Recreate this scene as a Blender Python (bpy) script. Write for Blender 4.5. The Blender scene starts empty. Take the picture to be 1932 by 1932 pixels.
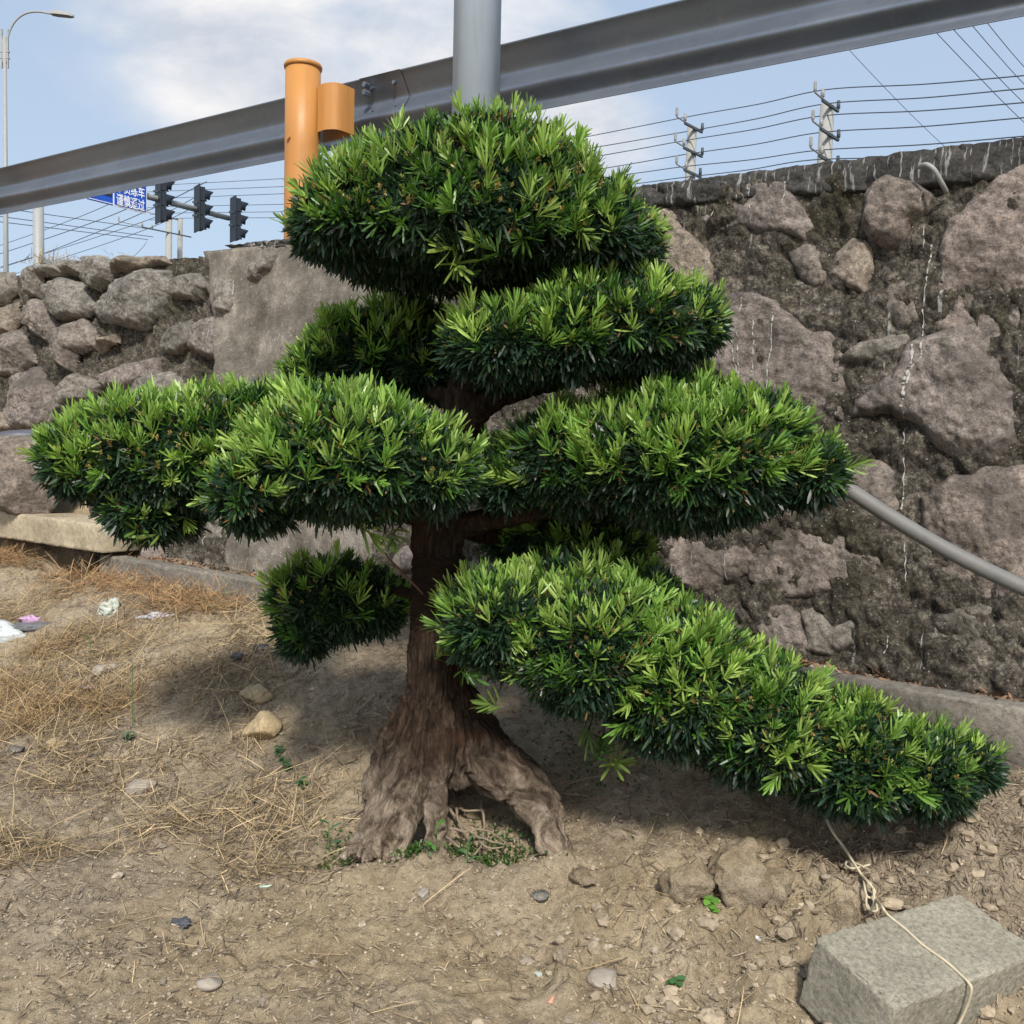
import bpy, bmesh, math, random
import numpy as np
from mathutils import Vector, Matrix
random.seed(7); RNG = np.random.default_rng(11)
sc = bpy.context.scene
COL = sc.collection
rad = math.radians

# ------------------------------------------------------------------ camera frame (photo measured on a 1932 px square)
F = 1856.0; PITCH = rad(3.3); ROLL = rad(1.3); CAM = np.array([0, 0, 1.3])
_fw = np.array([0, math.cos(PITCH), -math.sin(PITCH)]); _u0 = np.array([0, math.sin(PITCH), math.cos(PITCH)]); _r0 = np.array([1., 0, 0])
_R = math.cos(ROLL)*_r0 + math.sin(ROLL)*_u0; _U = math.cos(ROLL)*_u0 - math.sin(ROLL)*_r0
def ray(u, v): return _fw + (u-966)/F*_R + (966-v)/F*_U
def PY(u, v, Y):
    d = ray(u, v); return CAM + d*(Y/d[1])
def PZ(u, v, z):
    d = ray(u, v); return CAM + d*((z-CAM[2])/d[2])
def c4(x, y): return (1180.6+x*.389, 295.2+y*.389)
def c5(x, y): return (1180.6+x*.389, 767.4+y*.389)
def c3(x, y): return (x*.3361, 413.2+y*.3361)

# ------------------------------------------------------------------ numpy noise
_perm = RNG.permutation(256); _perm = np.concatenate([_perm, _perm, _perm])
_g = RNG.normal(size=(256, 3)); _g /= np.linalg.norm(_g, axis=1)[:, None]
def perlin(p):
    p = np.asarray(p, float); i = np.floor(p).astype(int); f = p-i; w = f*f*f*(f*(f*6-15)+10); i &= 255
    out = 0
    for dx in (0, 1):
        for dy in (0, 1):
            for dz in (0, 1):
                h = _perm[_perm[_perm[i[..., 0]+dx]+i[..., 1]+dy]+i[..., 2]+dz]
                d = (_g[h]*(f-np.array([dx, dy, dz]))).sum(-1)
                out = out + d*(w[..., 0] if dx else 1-w[..., 0])*(w[..., 1] if dy else 1-w[..., 1])*(w[..., 2] if dz else 1-w[..., 2])
    return out*1.6
def fbm(p, o=4, lac=2.03, g=.5):
    a = 1.; s = 0; p = np.asarray(p, float)
    for k in range(o):
        s = s+a*perlin(p+k*17.3); p = p*lac; a *= g
    return s
def xyz(x, y, z=0.0):
    x, y, z = np.broadcast_arrays(x, y, z); return np.stack([x, y, z], -1).astype(float)
def smooth(t):
    t = np.clip(t, 0, 1); return t*t*(3-2*t)

# ------------------------------------------------------------------ mesh helpers
def mesh_obj(name, V, Fs, mat, parent=None, smooth_=True, col=None, wc=None):
    """V (n,3) array, Fs list of index arrays with 3 or 4 columns"""
    me = bpy.data.meshes.new(name)
    V = np.asarray(V, np.float32)
    Fs = [np.asarray(f, np.int32) for f in (Fs if isinstance(Fs, (list, tuple)) else [Fs]) if len(f)]
    me.vertices.add(len(V)); me.vertices.foreach_set('co', V.ravel())
    nl = sum(f.size for f in Fs); nf = sum(len(f) for f in Fs)
    me.loops.add(nl); me.loops.foreach_set('vertex_index', np.concatenate([f.ravel() for f in Fs]))
    tot = np.concatenate([np.full(len(f), f.shape[1], np.int32) for f in Fs]); st = np.concatenate([[0], np.cumsum(tot)[:-1]]).astype(np.int32)
    me.polygons.add(nf); me.polygons.foreach_set('loop_start', st); me.polygons.foreach_set('loop_total', tot)
    me.polygons.foreach_set('use_smooth', np.full(nf, smooth_))
    me.update(calc_edges=True); me.validate()
    if col is not None:
        a = me.color_attributes.new('Col', 'FLOAT_COLOR', 'POINT'); c = np.ones((len(V), 4), np.float32); c[:, :3] = col; a.data.foreach_set('color', c.ravel())
    if wc is not None:
        a = me.attributes.new('wc', 'FLOAT_VECTOR', 'POINT'); a.data.foreach_set('vector', np.asarray(wc, np.float32).ravel())
    if mat: me.materials.append(mat)
    o = bpy.data.objects.new(name, me); COL.objects.link(o)
    if parent: o.parent = parent
    return o
def tag(o, label=None, cat=None, group=None, kind=None):
    if label: o['label'] = label
    if cat: o['category'] = cat
    if group: o['group'] = group
    if kind: o['kind'] = kind
    return o
def empty(name, label, cat, group=None):
    o = bpy.data.objects.new(name, None); COL.objects.link(o); o.empty_display_size = .05
    return tag(o, label, cat, group)
def nrm(v):
    v = np.asarray(v, float); return v/np.maximum(np.linalg.norm(v, axis=-1, keepdims=True), 1e-9)

class MB:
    def __init__(s): s.V = []; s.Q = []; s.T = []; s.n = 0
    def add(s, V, Q=(), T=()):
        V = np.asarray(V, float); s.V.append(V)
        if len(Q): s.Q.append(np.asarray(Q, int)+s.n)
        if len(T): s.T.append(np.asarray(T, int)+s.n)
        s.n += len(V)
    def box(s, c, ax, ay, az, hx, hy, hz):
        c = np.asarray(c, float); ax, ay, az = nrm(ax), nrm(ay), nrm(az)
        V = [c+ax*hx*i+ay*hy*j+az*hz*k for k in (-1, 1) for j in (-1, 1) for i in (-1, 1)]
        s.add(V, [(0, 2, 3, 1), (4, 5, 7, 6), (0, 1, 5, 4), (2, 6, 7, 3), (0, 4, 6, 2), (1, 3, 7, 5)])
    def tube(s, P, rr, n=10, cap=True):
        P = np.asarray(P, float); m = len(P); rr = np.broadcast_to(rr, m)
        T = np.gradient(P, axis=0); T = nrm(T)
        a = np.array([0, 0, 1.]) if abs(T[0][2]) < .9 else np.array([1., 0, 0])
        N = nrm(np.cross(T[0], a)); V = []
        for k in range(m):
            N = nrm(N-T[k]*(N@T[k])); B = np.cross(T[k], N)
            th = np.arange(n)*2*math.pi/n
            V.append(P[k]+rr[k]*(np.cos(th)[:, None]*N+np.sin(th)[:, None]*B))
        V = np.concatenate(V); q = []
        for k in range(m-1):
            for i in range(n):
                q.append((k*n+i, k*n+(i+1) % n, (k+1)*n+(i+1) % n, (k+1)*n+i))
        t = []
        if cap:
            V = np.concatenate([V, P[:1], P[-1:]]); a0 = m*n
            for i in range(n):
                t.append((a0, (i+1) % n, i)); t.append((a0+1, (m-1)*n+i, (m-1)*n+(i+1) % n))
        s.add(V, q, t)
    def build(s, name, mat, parent=None, smooth_=False, **kw):
        Fs = []
        if s.Q: Fs.append(np.concatenate(s.Q))
        if s.T: Fs.append(np.concatenate(s.T))
        return mesh_obj(name, np.concatenate(s.V), Fs, mat, parent, smooth_, **kw)
def spline(P, n=8):
    P = np.asarray(P, float)
    if len(P) < 3:
        t = np.linspace(0, 1, n*(len(P)-1)+1)[:, None]; return P[0]*(1-t)+P[-1]*t
    E = np.concatenate([[2*P[0]-P[1]], P, [2*P[-1]-P[-2]]]); out = []
    for i in range(len(P)-1):
        a, b, c, d = E[i:i+4]
        for t in np.arange(n)/n:
            out.append(.5*((2*b)+(c-a)*t+(2*a-5*b+4*c-d)*t*t+(3*b-a-3*c+d)*t**3))
    out.append(P[-1]); return np.array(out)

# ------------------------------------------------------------------ materials
class NT:
    def __init__(s, name):
        s.m = bpy.data.materials.new(name); s.m.use_nodes = True; s.t = s.m.node_tree; s.N = s.t.nodes; s.L = s.t.links
        s.b = s.N['Principled BSDF']; s.out = s.N['Material Output']
    def n(s, typ, **kw):
        x = s.N.new(typ)
        for k, v in kw.items():
            if k.startswith('i_'): x.inputs[k[2:].replace('_', ' ')].default_value = v
            else: setattr(x, k, v)
        return x
    def l(s, a, b): s.L.new(a, b)
    def co(s, kind='Object', scale=(1, 1, 1)):
        if kind == 'wc': a = s.n('ShaderNodeAttribute', attribute_name='wc').outputs['Vector']
        else: a = s.n('ShaderNodeTexCoord').outputs[kind]
        mp = s.n('ShaderNodeMapping'); mp.inputs['Scale'].default_value = scale; s.l(a, mp.inputs['Vector']); return mp.outputs['Vector']
    def noise(s, vec, scale, detail=6, rough=.6, dist=0.0):
        x = s.n('ShaderNodeTexNoise'); x.inputs['Scale'].default_value = scale; x.inputs['Detail'].default_value = detail
        x.inputs['Roughness'].default_value = rough; x.inputs['Distortion'].default_value = dist; s.l(vec, x.inputs['Vector']); return x.outputs['Fac']
    def voro(s, vec, scale, feature='F1'):
        x = s.n('ShaderNodeTexVoronoi'); x.feature = feature; x.inputs['Scale'].default_value = scale; s.l(vec, x.inputs['Vector']); return x
    def ramp(s, fac, stops, interp='LINEAR'):
        x = s.n('ShaderNodeValToRGB'); s.l(fac, x.inputs['Fac']); e = x.color_ramp.elements; x.color_ramp.interpolation = interp
        while len(e) < len(stops): e.new(.5)
        for k, (p, c) in enumerate(stops):
            e[k].position = p; e[k].color = (*c, 1) if len(c) == 3 else c
        return x.outputs['Color']
    def step(s, fac, a, b): return s.ramp(fac, [(a, (0, 0, 0)), (b, (1, 1, 1))])
    def mix(s, f, a, b, mode='MIX'):
        x = s.n('ShaderNodeMix', data_type='RGBA', blend_type=mode)
        for val, idx in ((f, 0), (a, 6), (b, 7)):
            if isinstance(val, (int, float)): x.inputs[idx].default_value = val
            elif isinstance(val, tuple): x.inputs[idx].default_value = (*val, 1)
            else: s.l(val, x.inputs[idx])
        return x.outputs[2]
    def math(s, op, a, b=None):
        x = s.n('ShaderNodeMath', operation=op)
        for i, val in enumerate((a, b)):
            if val is None: continue
            if isinstance(val, (int, float)): x.inputs[i].default_value = val
            else: s.l(val, x.inputs[i])
        return x.outputs[0]
    def bump(s, h, strength=.5, dist=.01, prev=None):
        x = s.n('ShaderNodeBump'); x.inputs['Strength'].default_value = strength; x.inputs['Distance'].default_value = dist; s.l(h, x.inputs['Height'])
        if prev is not None: s.l(prev, x.inputs['Normal'])
        return x.outputs['Normal']
    def fin(s, col=None, rough=None, nor=None, spec=None, metal=None):
        if col is not None:
            if isinstance(col, tuple): s.b.inputs['Base Color'].default_value = (*col, 1)
            else: s.l(col, s.b.inputs['Base Color'])
        if rough is not None:
            if isinstance(rough, (int, float)): s.b.inputs['Roughness'].default_value = rough
            else: s.l(rough, s.b.inputs['Roughness'])
        if nor is not None: s.l(nor, s.b.inputs['Normal'])
        if spec is not None: s.b.inputs['Specular IOR Level'].default_value = spec
        if metal is not None: s.b.inputs['Metallic'].default_value = metal
        return s.m

def m_plain(name, c, rough=.6, metal=0.0, var=.15, scale=8, spec=.4, bump=.1):
    t = NT(name); v = t.co(); n = t.noise(v, scale, 6)
    a = tuple(x*(1-var) for x in c); b = tuple(min(1, x*(1+var)) for x in c)
    return t.fin(t.ramp(n, [(.3, a), (.7, b)]), rough, t.bump(t.noise(v, scale*12, 3), bump, .003), spec, metal)

def m_soil():
    t = NT('soil'); v = t.co()
    big = t.noise(v, .9, 5, .55); mid = t.noise(v, 6, 6, .65); fine = t.noise(v, 42, 8, .75); gr = t.noise(v, 170, 3, .6)
    c = t.ramp(mid, [(.28, (.29, .225, .145)), (.5, (.43, .345, .225)), (.72, (.54, .45, .315))])
    c = t.mix(t.step(big, .42, .62), c, t.ramp(mid, [(.3, (.29, .235, .17)), (.7, (.49, .41, .31))]))
    c = t.mix(.75, c, t.ramp(fine, [(.3, (.28, .27, .26)), (.5, (.62, .61, .60)), (.7, (.95, .94, .92))]), 'MULTIPLY')
    c = t.mix(.5, c, (1.4, 1.38, 1.34), 'MULTIPLY')
    vo = t.voro(v, 95); spk = t.math('LESS_THAN', vo.outputs['Distance'], .22)
    rnd = t.math('GREATER_THAN', t.math('FRACT', t.math('MULTIPLY', vo.outputs['Color'], 7.3)), .72)
    c = t.mix(t.math('MULTIPLY', t.math('MULTIPLY', spk, rnd), .6), c, (.50, .46, .40))
    n1 = t.bump(fine, .9, .022); n2 = t.bump(gr, .6, .006, n1)
    cr = t.voro(v, 26, 'DISTANCE_TO_EDGE'); n3 = t.bump(t.step(cr.outputs['Distance'], 0, .12), .12, .006, n2)
    return t.fin(c, .95, n3, .15)
def m_stone(tone, name):
    t = NT(name); v = t.co(); oi = t.n('ShaderNodeObjectInfo').outputs['Random']
    w = t.co('wc')
    a = t.noise(v, 4.5, 8, .62, .3); b = t.noise(v, 26, 8, .72); g = t.noise(v, 130, 4, .7)
    dk = tuple(x*.58 for x in tone); lt = tuple(min(1, x*1.35) for x in tone)
    c = t.ramp(a, [(.3, dk), (.5, tone), (.68, lt)])
    c = t.mix(t.math('MULTIPLY', oi, .5), c, (.24, .205, .165))
    c = t.mix(.85, c, t.ramp(b, [(.36, (.42, .41, .40)), (.5, (.95, .95, .95)), (.64, (1.45, 1.42, 1.36))]), 'MULTIPLY')
    c = t.mix(.6, c, t.ramp(g, [(.36, (.5, .5, .5)), (.5, (1, 1, 1)), (.64, (1.45, 1.43, 1.4))]), 'MULTIPLY')
    grime = t.step(t.noise(v, 3.2, 7, .7, .5), .50, .60)
    c = t.mix(t.math('MULTIPLY', grime, .6), c, (.085, .077, .066))
    c = t.mix(t.math('MULTIPLY', t.step(t.noise(v, 60, 6, .8), .50, .62), .4), c, (.07, .062, .052))
    lich = t.step(t.noise(v, 48, 4, .7), .66, .72)
    c = t.mix(t.math('MULTIPLY', lich, .55), c, (.46, .44, .39))
    st = t.noise(t.co('wc', (38, 1.6, 1)), 1, 3, .5); ms = t.step(t.noise(w, 1.7, 3), .54, .62)
    dr = t.math('MULTIPLY', t.math('MULTIPLY', t.step(st, .685, .705), ms), t.step(t.noise(w, 22, 3), .42, .52))
    c = t.mix(t.math('MULTIPLY', dr, .8), c, (.66, .65, .62))
    n1 = t.bump(b, .9, .028); n2 = t.bump(g, .6, .008, n1)
    return t.fin(c, .9, n2, .2)
def m_mortar(name, dark=1.0, flat=False):
    t = NT(name); v = t.co(); w = t.co('wc')
    a = t.noise(v, 5, 8, .65); b = t.noise(v, 34, 9, .8); g = t.noise(v, 110, 5, .7)
    c = t.ramp(a, [(.3, (.07*dark, .063*dark, .052*dark)), (.5, (.15*dark, .134*dark, .113*dark)), (.7, (.27*dark, .245*dark, .21*dark))])
    if not flat:
        moss = t.math('MULTIPLY', t.step(t.noise(v, 2.3, 6, .65), .47, .60), t.step(b, .38, .60))
        c = t.mix(t.math('MULTIPLY', moss, .75), c, (.06, .058, .03))
    k_ = .25 if flat else 1.0
    c = t.mix(.9*k_+.05, c, t.ramp(b, [(.38, (.22, .21, .20)), (.5, (.80, .79, .78)), (.62, (1.9, 1.85, 1.75))]), 'MULTIPLY')
    c = t.mix(.8*k_, c, t.ramp(t.noise(v, 95, 6, .8), [(.38, (.35, .34, .33)), (.5, (.9, .9, .9)), (.62, (1.7, 1.68, 1.6))]), 'MULTIPLY')
    vo = t.voro(v, 46 if flat else 60); sp = t.math('LESS_THAN', vo.outputs['Distance'], .17)
    r = t.math('GREATER_THAN', t.math('FRACT', t.math('MULTIPLY', vo.outputs['Color'], 9.7)), .72)
    c = t.mix(t.math('MULTIPLY', t.math('MULTIPLY', sp, r), .75), c, (.58, .56, .52))
    st = t.noise(t.co('wc', (42, 1.8, 1)), 1, 3, .5)
    dr = t.math('MULTIPLY', t.math('MULTIPLY', t.step(st, .67, .70), t.step(t.noise(w, 1.4, 3), .52, .6)), t.step(t.noise(w, 30, 3), .42, .52))
    c = t.mix(t.math('MULTIPLY', dr, .0 if flat else .8), c, (.62, .61, .58))
    n1 = t.bump(b, 1.0, .015 if flat else .035); n2 = t.bump(g, .7, .008, n1)
    return t.fin(c, .95, n2, .15)
def m_coping():
    t = NT('coping_concrete'); v = t.co(); w = t.co('wc')
    a = t.noise(v, 6, 8, .7); b = t.noise(v, 40, 8, .8)
    c = t.ramp(a, [(.3, (.045, .043, .042)), (.55, (.12, .115, .108)), (.75, (.21, .20, .185))])
    c = t.mix(.8, c, t.ramp(b, [(.32, (.3, .3, .3)), (.5, (.85, .85, .85)), (.68, (1.8, 1.75, 1.7))]), 'MULTIPLY')
    st = t.noise(t.co('wc', (60, 7, 1)), 1, 4, .6)
    c = t.mix(t.math('MULTIPLY', t.step(st, .585, .62), .75), c, (.52, .51, .48))
    return t.fin(c, .95, t.bump(b, 1.0, .03), .15)
def m_concrete(name, c0=(.36, .33, .27), side=.6, sc_=1.0):
    t = NT(name); v = t.co()
    a = t.noise(v, 5*sc_, 6, .6); b = t.noise(v, 60*sc_, 6, .75); g = t.noise(v, 210*sc_, 3, .7)
    c = t.ramp(a, [(.3, tuple(x*.72 for x in c0)), (.7, tuple(x*1.18 for x in c0))])
    c = t.mix(side, c, t.ramp(b, [(.3, (.45, .44, .42)), (.55, (1, 1, 1)), (.75, (1.3, 1.3, 1.28))]), 'MULTIPLY')
    vo = t.voro(v, 110*sc_); pit = t.math('MULTIPLY', t.math('LESS_THAN', vo.outputs['Distance'], .16), t.math('GREATER_THAN', t.math('FRACT', t.math('MULTIPLY', vo.outputs['Color'], 5.7)), .62))
    c = t.mix(t.math('MULTIPLY', pit, .7), c, tuple(x*.22 for x in c0))
    n = t.bump(b, .7, .008); n = t.bump(g, .5, .003, n)
    return t.fin(c, .92, n, .2)
def m_leaf():
    t = NT('podocarpus_leaf'); at = t.n('ShaderNodeAttribute', attribute_name='Col').outputs['Color']
    t.l(at, t.b.inputs['Base Color']); t.b.inputs['Roughness'].default_value = .40; t.b.inputs['Specular IOR Level'].default_value = .48
    tr = t.n('ShaderNodeBsdfTranslucent'); t.l(t.mix(1.0, at, (1.5, 1.55, .75), 'MULTIPLY'), tr.inputs['Color'])
    mx = t.n('ShaderNodeMixShader'); mx.inputs[0].default_value = .28; t.l(t.b.outputs[0], mx.inputs[1]); t.l(tr.outputs[0], mx.inputs[2]); t.l(mx.outputs[0], t.out.inputs['Surface'])
    return t.m
def m_attr(name, rough=.8, spec=.2, trans=0.0):
    t = NT(name); at = t.n('ShaderNodeAttribute', attribute_name='Col').outputs['Color']
    c = t.mix(.5, at, t.ramp(t.noise(t.co(), 90, 4), [(.3, (.6, .6, .6)), (.7, (1.35, 1.35, 1.35))]), 'MULTIPLY')
    return t.fin(c, rough, None, spec)
def m_bark():
    t = NT('bark'); v = t.co(); z = t.n('ShaderNodeSeparateXYZ'); t.l(t.co(), z.inputs[0])
    a = t.noise(t.co('wc'), 62, 8, .72, .5); b = t.noise(v, 7, 6, .6)
    c = t.ramp(a, [(.34, (.014, .009, .007)), (.5, (.048, .032, .022)), (.66, (.125, .088, .06))])
    c = t.mix(t.math('MULTIPLY', t.step(b, .5, .66), .4), c, (.11, .05, .03))
    # pale, dusty and weathered wood near the soil, with a ragged upper limit
    hgt = t.math('ADD', z.outputs['Z'], t.math('MULTIPLY', t.math('SUBTRACT', t.noise(v, 9, 6, .7), .5), .34))
    d = t.ramp(hgt, [(.10, (1, 1, 1)), (.42, (0, 0, 0))])
    dust = t.ramp(a, [(.36, (.10, .072, .05)), (.5, (.36, .285, .21)), (.64, (.58, .49, .39))])
    c = t.mix(d, c, dust)
    a2 = t.noise(t.co('wc'), 170, 6, .75, .3)
    c = t.mix(.75, c, t.ramp(a2, [(.36, (.55, .53, .51)), (.5, (.95, .95, .95)), (.64, (1.4, 1.37, 1.33))]), 'MULTIPLY')
    n = t.bump(a, 1.0, .035); n = t.bump(a2, .8, .012, n)
    return t.fin(c, .9, n, .15)
def m_galv():
    t = NT('galvanised_steel'); v = t.co('Object', (.35, .35, 1)); a = t.noise(v, 5, 6, .6)
    c = t.ramp(a, [(.3, (.15, .175, .215)), (.7, (.20, .225, .265))])
    d = t.step(t.noise(t.co(), 14, 8, .78), .56, .74); c = t.mix(t.math('MULTIPLY', d, .5), c, (.105, .10, .09)); d2 = t.step(t.noise(t.co('Object', (3, 3, .5)), 6, 6, .7), .54, .7); c = t.mix(t.math('MULTIPLY', d2, .35), c, (.27, .27, .265))
    return t.fin(c, t.ramp(a, [(.3, (.34, .34, .34)), (.7, (.44, .44, .44))]), t.bump(t.noise(t.co(), 60, 3), .04, .002), .6, .6)

M = {}
M['soil'] = m_soil()
M['st'] = [m_stone((.265, .228, .208), 'stone_mauve'), m_stone((.25, .235, .21), 'stone_grey'), m_stone((.33, .275, .22), 'stone_tan'), m_stone((.30, .248, .22), 'stone_pink')]
M['mortar'] = m_mortar('mortar'); M['render'] = m_mortar('cement_render', 1.35, True); M['coping'] = m_coping()
M['block'] = m_concrete('block_concrete', (.355, .33, .262), 1.0, 1.25); M['kerb'] = m_concrete('kerb_concrete', (.215, .195, .165), .95, .8); M['slab'] = m_concrete('slab_concrete', (.42, .355, .25), .7, .6)
M['leaf'] = m_leaf(); M['bark'] = m_bark(); M['galv'] = m_galv()
M['litter'] = m_attr('dry_leaf'); M['gravel'] = m_attr('gravel_stone', .9)

def m_paint(name, c, dirt, rough=.5, metal=0.0):
    t = NT(name); v = t.co(); st = t.noise(t.co('Object', (9, 9, .8)), 3, 6, .7); sp = t.noise(v, 55, 6, .75)
    col = t.mix(t.math('MULTIPLY', t.step(st, .48, .72), .42), c, dirt); col = t.mix(t.math('MULTIPLY', t.step(sp, .64, .70), .5), col, tuple(x*.45 for x in dirt))
    col = t.mix(.35, col, t.ramp(t.noise(v, 3, 5), [(.3, (.82, .82, .82)), (.7, (1.12, 1.12, 1.12))]), 'MULTIPLY')
    return t.fin(col, t.ramp(st, [(.3, (rough-.08,)*3), (.7, (rough+.15,)*3)]), t.bump(sp, .08, .002), .45, metal)
M['orange'] = m_paint('orange_paint', (.46, .21, .055), (.30, .15, .055)); M['pole'] = m_paint('grey_pole_paint', (.42, .49, .57), (.30, .34, .38), .45) if True else m_plain('grey_pole_paint', (.40, .47, .55), .42, 0.0, var=.06, scale=3, bump=.03)
M['dark'] = m_plain('signal_housing', (.016, .022, .032), .5, var=.1)
M['lens'] = m_plain('signal_lens', (.02, .02, .022), .25)
M['palepole'] = m_plain('pale_pole_paint', (.30, .31, .30), .5, 0.0, var=.06)
M['conc_pole'] = m_plain('spun_concrete', (.30, .30, .28), .8, var=.12)
M['iron'] = m_plain('dark_iron', (.06, .075, .085), .6, var=.15)
M['porc'] = m_plain('insulator_glaze', (.26, .255, .24), .3)
M['wire'] = m_plain('cable_sheath', (.075, .09, .11), .6)
M['blue'] = m_plain('sign_blue', (.012, .085, .46), .4, var=.05)
M['white'] = m_plain('sign_white', (.78, .80, .84), .5, var=.03)
M['yellow'] = m_plain('sign_yellow', (.60, .72, .03), .5, var=.03)
M['pipe'] = m_plain('grey_pipe', (.15, .147, .14), .6, var=.16, scale=14, bump=.3)
M['wirecoat'] = m_plain('binding_wire', (.50, .435, .31), .5, var=.15, scale=30)
M['asphalt'] = m_plain('asphalt', (.055, .055, .055), .95)

# ------------------------------------------------------------------ wall frame
DW = np.array([-1, .7, 0])/1.2207; NW = np.array([-.7, -1, 0])/1.2207        # along the wall (to the far left), and out of its face
E1 = DW+np.array([0, 0, .02]); E2 = np.array([0, 0, 1.])-.13*NW; W0 = np.array([0, 4.5, .5])
_WN = np.cross(E1, E2); _WN = nrm(_WN); _WN = _WN if _WN@NW > 0 else -_WN
def wpt(s, h, o=0.0):
    s, h, o = np.broadcast_arrays(np.asarray(s, float), h, o)
    return W0+s[..., None]*E1+h[..., None]*E2+o[..., None]*_WN
def W(u, v):
    d = ray(u, v); k = ((W0-CAM)@_WN)/(d@_WN); P = CAM+d*k-W0
    A = np.stack([E1, E2], 1); q, *_ = np.linalg.lstsq(A, P, rcond=None); return q
def kerbq(x, y): return (4.2-.7*x-y)/1.2207
def walls(x, y): return (-x+.7*(y-4.5))/1.2207

# ------------------------------------------------------------------ ground
TX, TY = -.20, 3.05
def g_base(x, y):
    q = kerbq(x, y)
    z = .44*smooth(1-q/1.5)-np.where(x < 0, .036, .06)*np.clip(x, -4, 3)
    s = walls(x, y)
    # in front of the kerb the level stays below its top; behind it the gap is filled nearly to the top
    top = .57+.02*s
    z = np.where(q < -.06, top+.0*q-.02, z)
    bank = smooth((s-3.15)/.5)*smooth((-q-.10)/.30)*.50
    z = z+bank
    z = z+.05*np.exp(-((x-.55)**2+(y-2.5)**2)/.10)
    z = z-.05*np.exp(-((x-1.05)**2+(y-2.0)**2)/.12)
    # planting hollow between the roots and a low rim in front of it
    z = z-.075*np.exp(-((x-TX-.17)**2/.014+(y-2.86)**2/.012))
    z = z+.02*np.exp(-((x-TX)**2/.5+(y-2.55)**2/.03))+.10*np.exp(-((x-TX)**2/.22+(y-2.745)**2/.014))
    # dip under the channel slab
    z = z-.22*np.exp(-((s-3.22)/.26)**4)*np.where(q > 0, np.exp(-(q/.13)**2), 1.)*(q > -.34)
    return z
def gh(x, y, detail=True):
    x = np.asarray(x, float); y = np.asarray(y, float); z = g_base(x, y)
    fade = smooth((14-np.hypot(x, y-3))/6)
    p = xyz(x, y)
    z = z+fade*.030*fbm(p*1.9, 3)+(1-fade)*.25*fbm(p*.09, 3)
    if detail:
        c = fbm(p*7.5+5, 3); rt = smooth((x+.3)/1.1)*smooth((3.0-y)/.6)
        z = z+fade*.020*np.maximum(0, fbm(p*4.2+60, 2)-.1)+fade*(.019*c+rt*.060*np.maximum(c-.05, 0))
        r = 1-np.abs(fbm(p*13+9, 3)); z = z+fade*.014*(r-.6)
        z = z+fade*.010*fbm(p*30, 3)
    return z
def axis(lo, hi, fine_lo, fine_hi, d, g=1.10):
    a = list(np.arange(fine_lo, fine_hi, d)); st = d; x = a[-1]
    while x < hi: st *= g; x += st; a.append(x)
    st = d; x = a[0]; b = []
    while x > lo: st *= g; x -= st; b.append(x)
    return np.array(b[::-1]+a)
def grid_faces(nx, ny, off=0):
    i = np.arange(nx-1)[None, :]; j = np.arange(ny-1)[:, None]; a = (j*nx+i).ravel()+off
    return np.stack([a, a+1, a+nx+1, a+nx], 1)
xs = axis(-400, 400, -3.6, 1.75, .0125, 1.09)
def gy_axis():
    a = [1.55]
    while a[-1] < 6.9: a.append(a[-1]+.0085+.0055*max(0, a[-1]-2))
    st = a[-1]-a[-2]; x = a[-1]
    while x < 600: st *= 1.10; x += st; a.append(x)
    b = []; st = .0085; x = 1.55
    while x > -300: st *= 1.12; x -= st; b.append(x)
    return np.array(b[::-1]+a)
ys = gy_axis(); GX, GY = np.meshgrid(xs, ys)
tag(mesh_obj('ground', np.stack([GX, GY, gh(GX, GY)], -1).reshape(-1, 3), [grid_faces(len(xs), len(ys))], M['soil']), kind='structure')
# upper road level kept up by the wall
mb = MB(); rs = np.array([-60, -4, 6, 200.]); V = []
for s in rs:
    for d, zz in ((.62, 0), (7.6, .06), (14.5, 0), (15.0, -.05), (500., -2)):
        V.append(W0+s*E1-NW*d+np.array([0, 0, 1.72+zz]))
q = [(i*5+j, i*5+j+1, (i+1)*5+j+1, (i+1)*5+j) for i in range(3) for j in range(4)]
mb.add(V, q); tag(mb.build('road', M['asphalt']), kind='structure')

# ------------------------------------------------------------------ stone retaining wall
tops = np.array([W(-60, 512), W(0, 512), W(60, 500), W(130, 488), W(200, 484), W(290, 476), W(400, 467), W(540, 455), W(1230, 354), W(1932, 266), W(2100, 246)])
o_ = np.argsort(tops[:, 0]); tops = tops[o_]
def htop(s): return np.interp(s, tops[:, 0], tops[:, 1])
wall = empty('stone_wall', 'tall rough stone retaining wall with dark mortar behind the clipped tree', 'wall')
S_R0, S_R1 = W(450, 600)[0], W(770, 600)[0]       # smooth cement render between these
ss = axis(-7, 14, W(2000, 600)[0], W(-40, 600)[0], .016, 1.15); hh = np.linspace(-.6, 1, 150)
SS, TT = np.meshgrid(ss, hh); HT = htop(SS)-.035
HH = np.where(TT < 0, TT, TT*HT)
p = xyz(SS, HH)
flat = smooth((SS-S_R1)/.12)*smooth((S_R0+.28*(HH-.6)-SS+.05*fbm(p*7+3, 3))/.06)
left = smooth((SS-S_R0)/.3)
rough = .030*fbm(p*6, 5)+.022*fbm(p*24, 3)-left*.045+.03*fbm(p*2.2, 2)+.014*(1-left)
OO = rough*(1-flat)+flat*(.045+.004*fbm(p*20, 3))
OO = OO+flat*.012*fbm(p*3, 3); V = wpt(SS, HH, OO); ny, nx = SS.shape
Vt = V.reshape(-1, 3); wcs = np.stack([SS, HH, OO], -1).reshape(-1, 3)
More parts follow.
